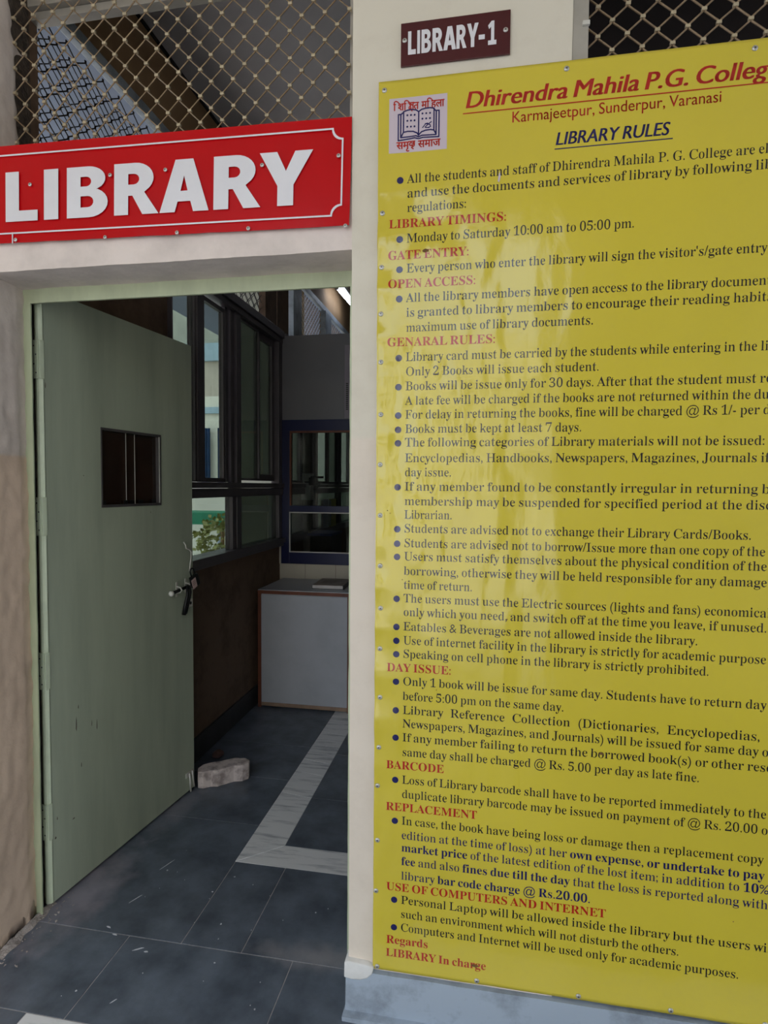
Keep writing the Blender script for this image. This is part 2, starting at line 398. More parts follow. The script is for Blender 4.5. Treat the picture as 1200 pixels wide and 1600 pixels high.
# outside rows
for x0, x1 in ((-1.6, -1.12), (-1.12, -.565), (-.565, -.0), (0, .56), (.56, 1.12), (1.12, 1.7)):
    slab(x0, x1, 1.345, 1.645)
slab(-1.6, -1.235, 1.215, 1.345)
for x0, x1 in ((-1.235, -.66), (-.66, -.1), (-.1, .5), (.5, 1.1), (1.1, 1.7)):
    slab(x0, x1, 1.215, 1.345, M_MARBLE, 'marble_strip')
for r in range(4):
    for k in range(6): slab(-1.6+.56*k, -1.04+.56*k, 1.215-.6*(r+1), 1.215-.6*r)
for k in range(4):
    slab(-2.16-.56*k, -1.6-.56*k, 1.345, 1.512); slab(-2.16-.56*k, -1.6-.56*k, 1.215, 1.345, M_MARBLE, 'marble_strip')
    for r in range(4): slab(-2.16-.56*k, -1.6-.56*k, 1.215-.6*(r+1), 1.215-.6*r)
# threshold row and room rows
slab(-1.6, -.94, 1.645, 2.30); slab(-.94, -.735, 1.645, 2.057); slab(-.735, -.30, 1.645, 2.057)
for i, (a, b) in enumerate(((-.30, .3), (.3, .9), (.9, 1.7))): slab(a, b, 1.645, 2.057)
MB().prism([(xo0, 2.057), (xo1, 2.187), (xo1, 2.40), (xo0, 2.46)], -.012, .0002).build('marble_strip', M_MARBLE, floor, bevel=.001)
MB().prism([(xo0+.002, 2.0565), (-.15, 2.0565), (-.15, 2.187), (xo1+.002, 2.187)], -.012, 0).build('marble_strip', M_MARBLE, floor, bevel=.001)
slab(-.15, .6, 2.057, 2.187, M_MARBLE, 'marble_strip'); slab(.6, 1.7, 2.057, 2.187, M_MARBLE, 'marble_strip')
yy = 2.46; ya = 2.40
for k, d in enumerate((.15, .21, .13, .19, .16, .22, .14)):
    MB().prism([(xo0, yy+.001), (xo1, ya+.001), (xo1, ya+d-.001), (xo0, yy+d-.001 if k else yy+d-.03)], -.012, random.uniform(-.0006, .0003)).build('marble_strip', M_MARBLE, floor, bevel=.001)
    yy = yy+d if k else yy+d-.03; ya += d
for a, b in ((2.30, 2.69), (2.69, 3.06), (3.06, 3.57), (3.57, 4.2)): slab(-1.6, xo0, a, b)
for a, b in ((2.187, 2.555), (2.555, 3.0), (3.0, 3.55), (3.55, 4.2)):
    slab(xo1, -.1, a, b); slab(-.1, .6, a, b); slab(.6, 1.7, a, b)
slab(xo0, xo1, 3.60, 4.2)
for k in range(5):
    for j in range(6): slab(-1.6+.8*k, -.8+.8*k, 4.2+.8*j, 5.0+.8*j)
# paint drips and chips on the slate
dr = MB()
for i in range(38):
    px, py_ = random.uniform(-1.25, -.4), random.uniform(1.36, 2.5); r = random.choice((.0012, .002, .0016, .003)) 
    if -.94 < px < -.3 and 2.05 < py_ < 2.2 or py_ > 2.2: continue
    pts = [(px+r*math.cos(t)*random.uniform(.6, 1.3), py_+r*math.sin(t)*random.uniform(.6, 1.3)) for t in [j*math.pi/3 for j in range(6)]]
    dr.prism(pts, 0.0002, .0011)
for (px, py_, l, a) in ((-1.06, 1.60, .035, .5), (-1.03, 1.595, .014, 0), (-1.21, 1.665, .02, -.3), (-1.17, 1.64, .02, -.2), (-1.20, 1.80, .05, 1.1), (-1.19, 1.99, .07, 1.2), (-1.02, 1.42, .02, .9)):
    dx, dy = math.cos(a)*l/2, math.sin(a)*l/2; w = .003
    dr.prism([(px-dx, py_-dy-w*.5), (px-dx*.2, py_-dy*.2-w), (px+dx, py_+dy-w*.3), (px+dx*.4, py_+dy*.4+w), (px-dx*.5, py_-dy*.5+w*.6)], .0002, .0012)
dsp = dr.build('paint_drips', M_DUST, floor); dsp['kind'] = 'stuff'; dsp['label'] = 'white paint drips and chips spattered on the slate'

# pillar between the doorway and the second opening
def roughbox(name, m, x0, x1, y0, y1, z0, z1, amp=.0015, step=.06, parent=None, fr=4., edge=0.):
    mb = MB(); mb.box(x0, x1, y0, y1, z0, z1)
    me = bpy.data.meshes.new(name); me.from_pydata(mb.v, [], mb.f); bm = bmesh.new(); bm.from_mesh(me)
    for ax, n in ((0, x1-x0), (1, y1-y0), (2, z1-z0)):
        k = max(1, min(80, int(n/step)))
        for i in range(1, k):
            co = Vector((x0, y0, z0)); co[ax] += n*i/k; no = Vector((0, 0, 0)); no[ax] = 1
            bmesh.ops.bisect_plane(bm, geom=bm.verts[:]+bm.edges[:]+bm.faces[:], plane_co=co, plane_no=no)
    bmesh.ops.recalc_face_normals(bm, faces=bm.faces)
    for v in bm.verts:
        d = noise.noise_vector(v.co*fr)*amp+noise.noise_vector(v.co*fr*5)*amp*.4; v.co += d
    bm.to_mesh(me); bm.free()
    for p in me.polygons: p.use_smooth = False
    me.materials.append(m); o = bpy.data.objects.new(name, me); COL.objects.link(o)
    if parent: o.parent = parent
    return o
wall_front = struct(empty('wall_front'), 'cream painted front wall beside and above the openings')
pillar = struct(empty('wall_pillar'), 'cream painted pillar between doorway and second opening')
roughbox('shaft', M_PILLAR, -.357, .193, 1.5145, 1.76, 0.125, 3.44, .0012, .08, pillar)
box('wall_panel', M_PILLAR, .193, 3.2, 1.535, 1.76, 0, 2.40, wall_front)
struct(box('wall_front_upper', M_CREAMIN, .2, 3.2, 1.60, 1.76, 3.15, 3.44), 'cream wall strip above the second opening')
pf = MB(); q_ = [(-.3655, .150), (-.357, .1555), (-.300, .152), (-.282, .146), (-.287, .128), (-.300, .114), (-.320, .106), (-.345, .104), (-.3665, .108)]
n_ = len(q_); pf.v = [(x, 1.4975+.003*noise.noise(Vector((x*90, z*90, 0))), z) for x, z in q_]+[(x, 1.56, z) for x, z in q_]
pf.f = [tuple(range(n_)), tuple(range(n_, 2*n_))[::-1]]+[(k, (k+1) % n_, n_+(k+1) % n_, n_+k) for k in range(n_)]
PFB = pf.build('plaster_patch', mat('fresh_white_patch', (226, 224, 220), .8, .05, 12, bump=.3), None, bevel=.004, smooth=True)
base = struct(empty('baseboard_front'), 'blue grey painted plinth below the yellow board'); PFB.parent = base
roughbox('plinth', M_PLINTH, -.362, 3.2, 1.500, 1.74, .012, .130, .0016, .03, base, 9)
roughbox('plinth_ledge', M_PLINTH, -.366, 3.2, 1.478, 1.74, -.004, .013, .0025, .03, base, 10)
# lintel over the doorway
lint = struct(empty('trim_5'), 'whitewashed lintel behind the red sign')
roughbox('lintel', M_LINTEL, -1.62, -.357, 1.522, 1.78, 2.098, 2.405, .0028, .03, lint, 7)
box('upper_lintel', M_CREAMIN, -1.62, -.357, 1.735, 1.765, 3.06, 3.44, lint)
box('header_channel', M_GREYPOST, -1.52, -.37, 1.715, 1.76, 3.02, 3.06, lint, .002)
box('header_channel', M_GREYPOST, -1.52, -.37, 1.735, 1.77, 2.993, 3.018, lint, .002)
# left reveal of the doorway, plaster worn and broken at the foot
def rev(u, v):
    y = 1.512+u*.183; z = v*3.44
    foot = .05+.045*noise.noise(Vector((y*9, 3.1, 0)))+.03*noise.noise(Vector((y*40, 1, 0)))+(.03 if y > 1.6 else 0)
    if v == 0: z = max(.01, foot)
    x = -1.478+.006*noise.noise(Vector((y*7, z*3, 1)))+.0035*noise.noise(Vector((y*30, z*20, 5)))
    x -= .012*max(0, (z-1.9)/1.5)
    if y > 1.63: x -= (y-1.63)*.22*(1+.8*noise.noise(Vector((z*22, 0, 3))))
    return (x, y, z)
wall_left = struct(empty('wall_left'), 'rough plastered left side of the doorway, brown below and grey above')
MB().grid(rev, 40, 400).build('plaster', M_REVEAL, wall_left, smooth=True, fixn=False)
box('core', M_DARKCEM, -1.75, -1.492, 1.514, 1.72, 0, 3.44, wall_left)
roughbox('pier', M_REVEAL, -2.6, -1.482, 1.512, 1.53, 0, 3.44, .002, .05, wall_left)
box('pier_body', M_PILLAR, -2.6, -1.66, 1.53, 1.76, 0, 3.44, wall_left)
# rubble of fallen plaster along the foot
rb = MB()
rb.grid(lambda u, v: (-1.476+v*(.030+.016*noise.noise(Vector((u*6, 2, 0))))*(1-.35*u), 1.485+u*.245, .0005+(1-v)**1.5*(.010+.006*noise.noise(Vector((u*14, v*4, 0))))+.0025*noise.noise(Vector((u*60, v*18, 3)))*(v < .95)), 90, 10)
for i in range(46):
    y_ = random.uniform(1.46, 1.80); px = -1.445-.0*y_+abs(random.gauss(0, .03)); r = random.uniform(.0012, .0042)
    q = [Vector((random.gauss(0, 1), random.gauss(0, 1), random.gauss(0, .6))).normalized()*r for _ in range(4)]; n = len(rb.v)
    rb.v += [(px+a.x*1.5, y_+a.y*1.5, max(.0003, a.z+r*.4)) for a in q]; rb.f += [(n, n+1, n+2), (n, n+2, n+3), (n, n+3, n+1), (n+1, n+3, n+2)]
ro = rb.build('plaster_rubble', M_CEMENT, fixn=False); tag(ro, 'crumbled pale mortar along the foot of the left doorway side', 'rubble', None, 'stuff')

# inner left wall with windows
XW = -1.50
inner = struct(empty('wall_inner_left'), 'dim brown inner wall below the aluminium windows')
box('wall_panel', M_INWALL, -1.66, XW, 1.735, 2.553, .0, 2.59, inner)
box('wall_panel', M_INWALL, -1.66, XW, 2.553, 9.0, .0, 1.038, inner)
box('wall_pier', M_INWALL, -1.66, XW+.002, 1.722, 1.762, 2.59, 3.44, inner)
upw = struct(empty('wall_inner_upper'), 'brown painted band of inner wall above the grille')
box('upper_band', M_BROWNUP, -1.54, XW, 1.722, 9.0, 3.145, 3.49, upw)
box('band_painted_shadow', M_BLACK, XW, XW+.006, 1.75, 9.0, 3.47, 3.488, upw)  # solid black strip painting in a shadow line along the band
bsk = struct(box('baseboard_left', M_SKIRT, XW-.01, XW+.012, 1.74, 4.05, 0, .128, None, .003), 'dark slate skirting along the inner left wall')
beam = struct(box('trim_1', M_STEEL, XW-.02, XW+.010, 1.765, 9.0, 3.085, 3.135, None, .003), 'grey steel rail above the inner grille')
ceiling = struct(box('ceiling', M_CEIL, -1.66, 3.2, 1.76, 9.0, 3.49, 3.62), 'grey painted ceiling of the library')
struct(box('wall_back', M_CREAMIN, -1.66, 3.2, 9.0, 9.15, -.1, 3.6), 'far inner wall of the library')
struct(box('wall_right', M_CREAMIN, 3.2, 3.35, 1.5, 9.15, -.1, 3.6), 'right inner wall of the library')
# veranda the photographer stands in
struct(box('ceiling_veranda', M_CREAMIN, -6.0, 6.0, -1.45, 2.2, 3.44, 3.60), 'cream veranda roof slab')
struct(box('ceiling_walkway', M_CEILW, -3.5, -1.66, 2.2, 12.0, 3.44, 3.60), 'pale roof slab of the outer walkway')
struct(box('trim_2', M_CREAMIN, -6.0, 6.0, -1.45, -1.2, 3.34, 3.44), 'cream beam at the edge of the veranda roof')
vc = roughbox('veranda_column', M_PILLAR, .42, .86, -1.42, -1.10, -.1, 3.34, .001, .2)
tag(vc, 'square cream veranda column behind the photographer', 'column')
struct(box('wall_veranda', M_CREAMIN, .86, 6.0, -1.40, -1.15, -.1, 3.34), 'cream veranda side wall behind the photographer')
struct(box('wall_added_light_block', M_CREAMIN, -6.0, -2.55, -1.40, -1.15, -.1, 3.34), 'unseen cream wall added on the left to cut side light')  # added out of view to enclose the veranda and cut side light
struct(box('wall_added_dark', mat('painted_room_shade', (44, 38, 40), .9, .1, 3), .12, 3.19, 2.5, 2.56, 0, 3.48), 'added dark wall painting in the shade behind the second opening')  # dark sheet standing in for the unlit room behind the grille
vc2 = vc.copy(); COL.objects.link(vc2); vc2.location.x = -3.4; tag(vc2, 'second cream veranda column further left', 'column')
struct(box('ground', M_CONC, -40, 40, -40, -1.3, -.30, -.15), 'pale sunlit courtyard paving')
struct(box('ground_left', M_CONC, -40, -1.66, -1.3, 40, -.30, -.15), 'pale courtyard paving beside the library')

# aluminium windows of the inner wall
def vbar(nm, y0, y1, z0, z1, d=.05, par=None, x=XW, m=None): return box(nm, m or M_ALU, x-d*.55, x+d*.45, y0, y1, z0, z1, par, .0025)
def window(name, label, posts, zt=2.585, zt2=2.46, tr0=1.40, tr1=1.506, s0=1.038, s1=1.085, glass=None):
    w = struct(empty(name), label); y0, y1 = posts[0][0], posts[-1][1]
    vbar('head_rail', y0, y1, 2.535, zt, .10, w); vbar('head_rail', y0, y1, 2.500, 2.533, .07, w)
    vbar('transom', y0, y1, tr0+.052, tr1-.022, .10, w); vbar('transom', y0, y1, tr0, tr0+.05, .08, w)
    vbar('sill', y0, y1, s0+.012, s1, .12, w); vbar('sill', y0, y1, s0-.012, s0+.010, .09, w)
    for k_, (a, b) in enumerate(posts): vbar('post', a, b, tr1-.02 if (name == 'window_1' and k_ == 1) else s1, 2.50, .06, w)
    return w
w1 = window('window_1', 'brown aluminium sliding window beside the open door', [(2.553, 2.558), (2.795, 2.87), (3.268, 3.333), (3.985, 4.055)])
def sash(par, y0, y1, z0, z1, g, fw=.022, x=XW, d=.03):
    o = box('sash', M_ALU, x-d/2, x+d/2, y0, y1, z0, z0+fw, par, .002)
    MB().box(x-d/2, x+d/2, y0, y1, z1-fw, z1).box(x-d/2, x+d/2, y0, y0+fw, z0+fw, z1-fw).box(x-d/2, x+d/2, y1-fw, y1, z0+fw, z1-fw).build('sash_frame', M_ALU, o, .002)
    box('pane', g, x-.003, x+.002, y0+fw, y1-fw, z0+fw, z1-fw, o)
sash(w1, 2.560, 2.795, 1.485, 2.50, M_GLASS, .006)
sash(w1, 2.872, 3.165, 1.485, 2.482, M_GLASS, .024, XW-.012)
vbar('slide_track', 3.168, 3.205, 1.485, 2.50, .03, w1, XW-.01); vbar('slide_track', 3.215, 3.262, 1.485, 2.50, .03, w1, XW)
sash(w1, 3.335, 3.672, 1.50, 2.50, M_GLASSD, .014, XW-.006)
sash(w1, 3.672, 3.98, 1.50, 2.50, M_GLASSD, .044, XW-.022)
box('pane', M_GLASS, XW-.003, XW+.002, 2.60, 3.215, 1.085, 1.40, w1)
vbar('glazing_bead', 3.215, 3.268, 1.085, 1.40, .05, w1)
box('pane', M_GLASSD, XW-.003, XW+.002, 3.333, 3.985, 1.085, 1.40, w1)
w2 = window('window_2', 'aluminium windows of the inner office seen through the partition', [(4.10, 4.16), (4.9, 4.97), (5.75, 5.82), (6.6, 6.67), (7.45, 7.52), (8.3, 8.37), (8.93, 9.0)])
for a, b in ((4.16, 4.9), (4.97, 5.75), (5.82, 6.6), (6.67, 7.45), (7.52, 8.3), (8.37, 8.93)):
    h = (a+b)/2; sash(w2, a, h, 1.485, 2.50, M_GLASS, .025); sash(w2, h, b, 1.485, 2.50, M_GLASSD, .025)
    box('pane', M_GLASSD, XW-.003, XW+.002, a, b, 1.085, 1.40, w2)

# ------------------------------------------------------------------ diamond wire grilles
def grille(name, label, o3, ex, n0, n1, z0, z1, pit, pz, phase_z, wire_m, clip_m, r=.0021, clips=True, flat=.0, group=None):
    """zigzag wires stand side by side in the plane through o3 spanned by ex and Z"""
    g = empty(name, o3); ex = Vector(ex); nrm = ex.cross(Vector((0, 0, 1)))
    rows = int((z1-z0)/pz)+2
    for k in range(n0, n1):
        pts = []
        i = 0
        zz = z0-pz
        par = k % 2
        # wire k swings between column k and column k+1
        j = 0; z = phase_z+math.floor((z0-phase_z)/pz)*pz+(par*pz/2)
        while z <= z1+pz/2:
            for side in (0, 1):
                zc = z+side*pz/2
                if z0-.001 <= zc <= z1+.001:
                    cx = (k+side)*pit/2
                    e = .0025*(1 if side == 0 else -1)
                    jx = random.uniform(-.0008, .0008)
                    pts += [ex*(cx+e+jx)+Vector((0, 0, zc-.0055)), ex*(cx+e+jx)+Vector((0, 0, zc+.0055))]
            z += pz
        pts = sorted(pts, key=lambda p: p.z)
        if len(pts) < 4: continue
        pts = [p-Vector((0, 0, o3[2]))+nrm*random.uniform(-.0006, .0006) for p in pts]
        MB().tube(pts, r, 5).build('wire', wire_m, g, smooth=True)
    if clips:
        c = MB()
        for k in range(n0, n1+1):
            z = phase_z+math.floor((z0-phase_z)/pz)*pz+(k % 2)*pz/2
            while z <= z1:
                if z >= z0:
                    p = ex*(k*pit/2)+Vector((0, 0, z-o3[2])); a, b, d = .0060, .0040, .0045
                    p += ex*random.uniform(-.001, .001)
                    q = [p+ex*sx*a+Vector((0, 0, sz*b))+nrm*sy*d for sx in (-1, 1) for sy in (-1, 1) for sz in (-1, 1)]
                    n = len(c.v); c.v += [tuple(t) for t in q]; c.f += [tuple(n+i for i in f) for f in ((0, 1, 3, 2), (4, 6, 7, 5), (0, 4, 5, 1), (2, 3, 7, 6), (0, 2, 6, 4), (1, 5, 7, 3))]
                z += pz
        co = c.build('crimp_joints', clip_m, g, bevel=.0012); co['kind'] = 'stuff'
    return tag(g, label, 'grille', group)
# over the doorway: columns 35 mm apart, joints 76 mm apart in a column
g1 = grille('wire_grille', 'bronze diamond wire grille above the red LIBRARY sign', (-.470, 1.65, 2.5), (1, 0, 0), -29, 2, 2.41, 3.06, .070, .0765, 2.742, M_WIRE, M_CLIP)
def local(mb, o):
    l = o.location; mb.v = [(a-l.x, b-l.y, c-l.z) for a, b, c in mb.v]; return mb
local(MB().box(-.4005, -.3585, 1.664, 1.70, 2.41, 3.06), g1).build('edge_channel', M_GREYPOST, g1, .001)
g2 = grille('wire_grille', 'bronze diamond wire grille at top right above the yellow board', (.262, 1.575, 2.5), (1, 0, 0), -1, 34, 2.42, 3.12, .0706, .0725, 2.605, M_WIRE, M_CLIP, .0026)
local(MB().box(.194, .2315, 1.520, 1.56, 2.40, 3.15), g2).build('edge_channel', M_GREYPOST, g2, .0015)
for z_ in (2.60, 2.675, 2.75, 2.82): local(MB().box(.2165, .2335, 1.513, 1.5205, z_-.005, z_+.005), g2).build('fixing_hook', M_CHROME, g2, .0008)
g3 = grille('wire_grille', 'wire grille above the inner windows, painted black as if backlit', (XW-.012, 1.77, 2.6), (0, 1, 0), 0, 46, 2.60, 3.09, .10, .084, 2.60, M_DWIRE, M_DWIRE, .0026, False)
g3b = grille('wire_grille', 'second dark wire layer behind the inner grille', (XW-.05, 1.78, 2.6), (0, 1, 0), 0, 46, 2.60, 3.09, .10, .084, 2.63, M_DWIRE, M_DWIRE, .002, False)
g4 = grille('wire_grille', 'bronze wire grille high in the inner office beyond the partition', (XW-.02, 4.32, 2.6), (0, 1, 0), 0, 120, 2.60, 3.09, .06, .052, 2.60, M_WIRE, M_WIRE, .0026, False)
for y0 in (4.30, 5.20, 6.5): local(MB().box(XW-.03, XW+.03, y0, y0+.20, 2.59, 3.08), g4).build('grille_post', M_STEEL, g4, .002)
local(MB().box(XW-.03, XW+.02, 3.75, 3.96, 2.59, 3.08).box(XW-.03, XW+.01, 4.00, 4.24, 2.59, 3.08), g3).build('post_and_dark_fill', M_INWALL, g3, .003)  # second block is added to darken the gap beside the post

# ------------------------------------------------------------------ door and its frame
fr = struct(empty('trim_3'), 'pale green timber door frame with chipped enamel')
roughbox('head', M_GREENFR, -1.515, -.36, 1.669, 1.678, 2.054, 2.112, .0008, .03, fr, 14)
box('head_rebate', M_GREENFR, -1.515, -.36, 1.678, 1.742, 2.085, 2.112, fr)
roughbox('jamb', M_GREENFR, -1.515, -1.4635, 1.669, 1.674, .0, 2.056, .0010, .03, fr, 14)
box('jamb_rebate_shade', M_BLACK, -1.515, -1.480, 1.676, 1.697, .0, 2.056, fr)  # black colour paints in the shade of the gap beside the door
roughbox('jamb', M_GREENFR, -.398, -.357, 1.669, 1.742, .0, 2.056, .0012, .03, fr, 14)
ang = math.radians(83.4)
dr_ = struct(empty('door_1', (-1.461, 1.712, 0), ang), 'open pale green flush door')
# local x runs along the leaf, local y = thickness (towards the inner wall), z up
DL, DT = .822, .030; zb, zt = .012, 2.118
wx0, wx1, wz0, wz1 = .253, .597, 1.380, 1.684
lf = MB()
def leafface(x0, x1, z0, z1): lf.box(x0, x1, 0, DT, z0, z1)
leafface(0.004, wx0, zb, zt); leafface(wx1, DL, zb, zt); leafface(wx0, wx1, zb, wz0); leafface(wx0, wx1, wz1, zt)
lo_ = lf.build('leaf', M_DOORP, dr_)
# rounded stile edge in the door green, paled to paint in the light on it
st = MB(); prof = [(0, 0.0), (-.006, .003), (-.010, .009), (-.012, .016), (-.010, .024), (-.004, DT), (.004, DT), (.004, 0)]
st.prism([(x+.004, y) for x, y in prof], zb, zt); st.build('stile_edge', M_DOORE, dr_, smooth=False)
for z0, z1 in ((1.819, 1.946), (1.294, 1.424), (.768, .894), (.241, .367)):
    h = MB().box(-.013, -.009, .002, DT+.002, z0, z1).box(-.012, .006, -.0035, .0, z0, z1).build('hinge', M_DOORE, dr_, bevel=.001)
    MB().tube([(-.013, DT+.004, z0), (-.013, DT+.004, z1)], .0055, 8).build('knuckle', M_DOORE, h)
    s = MB()
    for t in (.15, .38, .62, .85): s.lathe((-.013, .012+.008*(t in (.38, .85)), z0+(z1-z0)*t), (-1, 0, 0), [(0, .0028), (.001, .0016)], 8)
    s.build('hinge_screws', M_SLOT, h)
# vision panel: recessed glass with metal surround
f_ = MB(); b = .010
f_.box(wx0, wx1, -.003, DT, wz0, wz0+b).box(wx0, wx1, -.003, DT, wz1-b, wz1).box(wx0, wx0+.006, -.003, DT, wz0+b, wz1-b).box(wx1-.014, wx1, -.003, DT, wz0+b, wz1-b)
vp = f_.build('panel_surround', mat('dull_beading_metal', (92, 88, 88), .4, .1, 20, metal=.4), dr_, .0008)
box('panel_glass', M_GLASSK, wx0+.006, wx1-.014, DT*.45, DT*.45+.003, wz0+b, wz1-b, dr_)
box('panel_backing', mat('brown_panel_backing', (96, 72, 62), .7, .15, 8), wx0, wx1, DT+.001, DT+.004, wz0, wz1, dr_)
for t in (.42, .565): box('glass_joint', M_CHROME, wx0+(wx1-wx0)*t, wx0+(wx1-wx0)*t+.0016, DT*.3, DT*.3+.002, wz0+b, wz1-b, dr_)
for t in (.02, .37, .47, .62, .86): box('clip', M_BLACK, wx0+(wx1-wx0)*t, wx0+(wx1-wx0)*t+.024, DT*.2, DT*.3, wz0+b, wz0+b+.016, dr_, .001)
box('bright_bead', M_CHROME, wx1-.014, wx1-.009, -.004, -.002, wz0+b, wz1-b, dr_)
# sliding bolt (aldrop) with hanging strap
al = MB().tube([(.655, -.017, .985), (.80, -.015, 1.00)], .0075, 8).build('bolt_rod', M_BLACK, dr_, smooth=True)
MB().lathe((.648, -.017, .9843), (-1, 0, -.07), [(0, .007), (.003, .0115), (.010, .0125), (.016, .009), (.018, .003)], 14).build('bolt_knob', M_PLASTW, al, smooth=True)
for x, z in ((.700, .990), (.765, .997)):
    MB().box(x-.006, x+.006, -.002, 0, z-.032, z+.036).tube([(x, -.002, z-.014), (x, -.02, z-.012), (x, -.028, z), (x, -.02, z+.012), (x, -.002, z+.014)], .0035, 6).build('staple', M_CHROME, dr_, smooth=False)
MB().tube([(.742, -.028, 1.003), (.738, -.030, .96), (.728, -.026, .915), (.722, -.022, .872)], [.006, .007, .0085, .010], 8).tube([(.762, -.026, 1.003), (.764, -.028, .97), (.752, -.024, .92), (.736, -.020, .874)], [.005, .006, .007, .008], 8).build('hasp_strap', M_BLACK, dr_, smooth=True)
MB().box(.786, .814, -.004, 0, .893, .930).build('keyhole_plate', M_PLASTW, dr_, bevel=.001)
MB().lathe((.799, -.004, .911), (0, -1, 0), [(0, .008), (.0015, .007)], 12).build('keyhole', M_BLACK, dr_)
# bent wire hook
MB().tube([(x_-.022, y_, z_-.004) for x_, y_, z_ in ((.772, -.004, 1.208), (.768, -.016, 1.196), (.770, -.018, 1.180), (.800, -.016, 1.170), (.812, -.016, 1.158), (.812, -.014, 1.13), (.806, -.012, 1.09), (.803, -.011, 1.068))], .0034, 6).build('wire_hook', M_CHROME, dr_, smooth=True)
# tower bolt near the floor
tb = MB().box(.755, .812, -.004, 0, .082, .106).build('tower_bolt', M_CHROME, dr_, bevel=.001)
MB().tube([(.772, -.010, .100), (.778, -.012, .010)], .0045, 8).tube([(.792, -.010, .104), (.803, -.012, .022)], .0045, 8).build('bolt_pin', M_CHROME, tb, smooth=True)
# scuffs: chips of missing paint on the leaf
sc = MB()
for x, z, w, h in ((.118, .60, .006, .045), (.128, .66, .004, .012), (.215, .56, .004, .035), (.19, .575, .003, .02), (.138, .44, .004, .015), (.10, .26, .014, .004), (.02, .235, .008, .008), (.028, .30, .004, .01), (.012, 1.80, .004, .018), (.53, 1.352, .003, .006), (.17, 1.50, .005, .003)):
    w *= .55; h *= .6; sc.prism([(x-w, z-h*.6), (x, z-h), (x+w*.6, z-h*.3), (x+w*.4, z+h*.5), (x-w*.3, z+h)], 0, .0003)
so = sc.build('paint_scuffs', mat('scuffed_primer', (92, 84, 74), .8, .2, 60), dr_); so.rotation_euler = (math.radians(90), 0, 0); so['kind'] = 'stuff'

# padlock with label hanging from the hook
pk = empty('padlock', (-1.461+math.cos(ang)*.792+.03*math.sin(ang), 1.712+math.sin(ang)*.792-.03*math.cos(ang), 1.025), ang)
tag(pk, 'black padlock with a paper label hanging from the hook on the green door', 'padlock')
pb = MB().box(-.024, .024, -.011, .011, -.035, .022).build('body', M_BLACK, pk, bevel=.005); pb.rotation_euler = (0, math.radians(-24), 0)
sh = MB().tube([(-.014, 0, .020)]+[(-.014*math.cos(t), 0, .045+.014*math.sin(t)) for t in [i*math.pi/6 for i in range(7)]]+[(.014, 0, .020)], .0035, 8).build('shackle', M_BLACK, pk, smooth=True); sh.rotation_euler = (0, math.radians(-24), 0)
lb = MB().box(-.040, -.006, -.014, -.0125, -.030, .016).build('paper_label', mat('label_pinkish_paper', (206, 178, 172), .6, .05, 60), pk, bevel=.0004); lb.rotation_euler = (0, math.radians(-20), 0)
for dz in (.004, -.004, -.012): MB().box(-.035, -.014, -.0146, -.0142, dz, dz+.002).build('label_print', mat('faded_label_ink', (140, 96, 98), .7, .05, 60), pk).rotation_euler = (0, math.radians(-20), 0)

# ------------------------------------------------------------------ rules board
BX0, BX1, BZ0, BZ1 = -.2865, .905, .1395, 2.511
SCR = [(-.2715, 2.489), (.18, 2.492), (-.2745, 2.179), (-.2755, 2.041), (-.277, 1.921), (-.276, 1.796), (-.275, 1.659), (-.276, 1.527), (-.275, 1.392), (-.274, 1.257), (-.272, 1.143), (-.273, 1.033), (-.272, .90), (-.274, .762), (-.277, .655), (-.276, .503), (-.279, .36), (-.274, .147), (-.003, .149), (.258, .149), (.482, .149),
       (.70, .149), (.60, 2.49), (.885, 2.49), (.885, .149)]+[(.887, .35+.2*i) for i in range(11)]
def wave(x, z):
    """how far the sheet stands off the wall"""
    e = max(0., 1-(x-BX0)/.085)
    k = 0
    if e > 0:
        lo = 9
        for sx, sz in SCR[:18]:
            if sx < 0: lo = min(lo, abs(z-sz))
        k = (e**1.6)*.0075*min(1, lo/.055)**1.4*(.45+.9*noise.noise(Vector((0, z*2.3, 4)))**2+(.5 if .75 < z < 1.25 or 1.75 < z < 2.15 else 0))
    r = .0009*noise.noise(Vector((x*3.2, z*2.1, 7)))+.0005*noise.noise(Vector((x*8, z*6, 2)))
    bot = max(0., 1-(z-BZ0)/.05)*.002*(1+noise.noise(Vector((x*9, 0, 1))))
    return k+r+bot
YB0 = 1.5085
def nrm(x, z):
    d = .002; gx = (wave(x+d, z)-wave(x-d, z))/(2*d); gz = (wave(x, z+d)-wave(x, z-d))/(2*d)
    return Vector((-gx, -1, -gz)).normalized()
board = empty('rules_board', (0, YB0, 0))
tag(board, 'tall yellow printed library rules board screwed to the cream wall', 'sign board')
def sheet():
    nu, nv = 120, 300; V = []; F = []
    for j in range(nv+1):
        for i in range(nu+1):
            t = i/nu; x = BX0+(BX1-BX0)*(t*t*.55+t*.45); z = BZ0+(BZ1-BZ0)*j/nv
            V.append((x, -wave(x, z), z))
    for j in range(nv):
        for i in range(nu):
            a = j*(nu+1)+i; F.append((a, a+1, a+nu+2, a+nu+1))
    n = len(V); k = nu+1
    V += [(v[0], v[1]+.0014, v[2]) for v in V]
    F += [tuple(n+i for i in f[::-1]) for f in F]
    rim = [i for i in range(k)]+[j*k+nu for j in range(1, nv+1)]+[nv*k+i for i in range(nu-1, -1, -1)]+[j*k for j in range(nv-1, 0, -1)]
    for a, b in zip(rim, rim[1:]+rim[:1]): F.append((b, a, a+n, b+n))
    me = bpy.data.meshes.new('sheet'); me.from_pydata(V, [], F); me.materials.append(M_YEL)
    for p in me.polygons: p.use_smooth = len(p.vertices) == 4 and p.index < 2*nu*nv
    o = bpy.data.objects.new('sheet', me); COL.objects.link(o); o.parent = board
sheet()
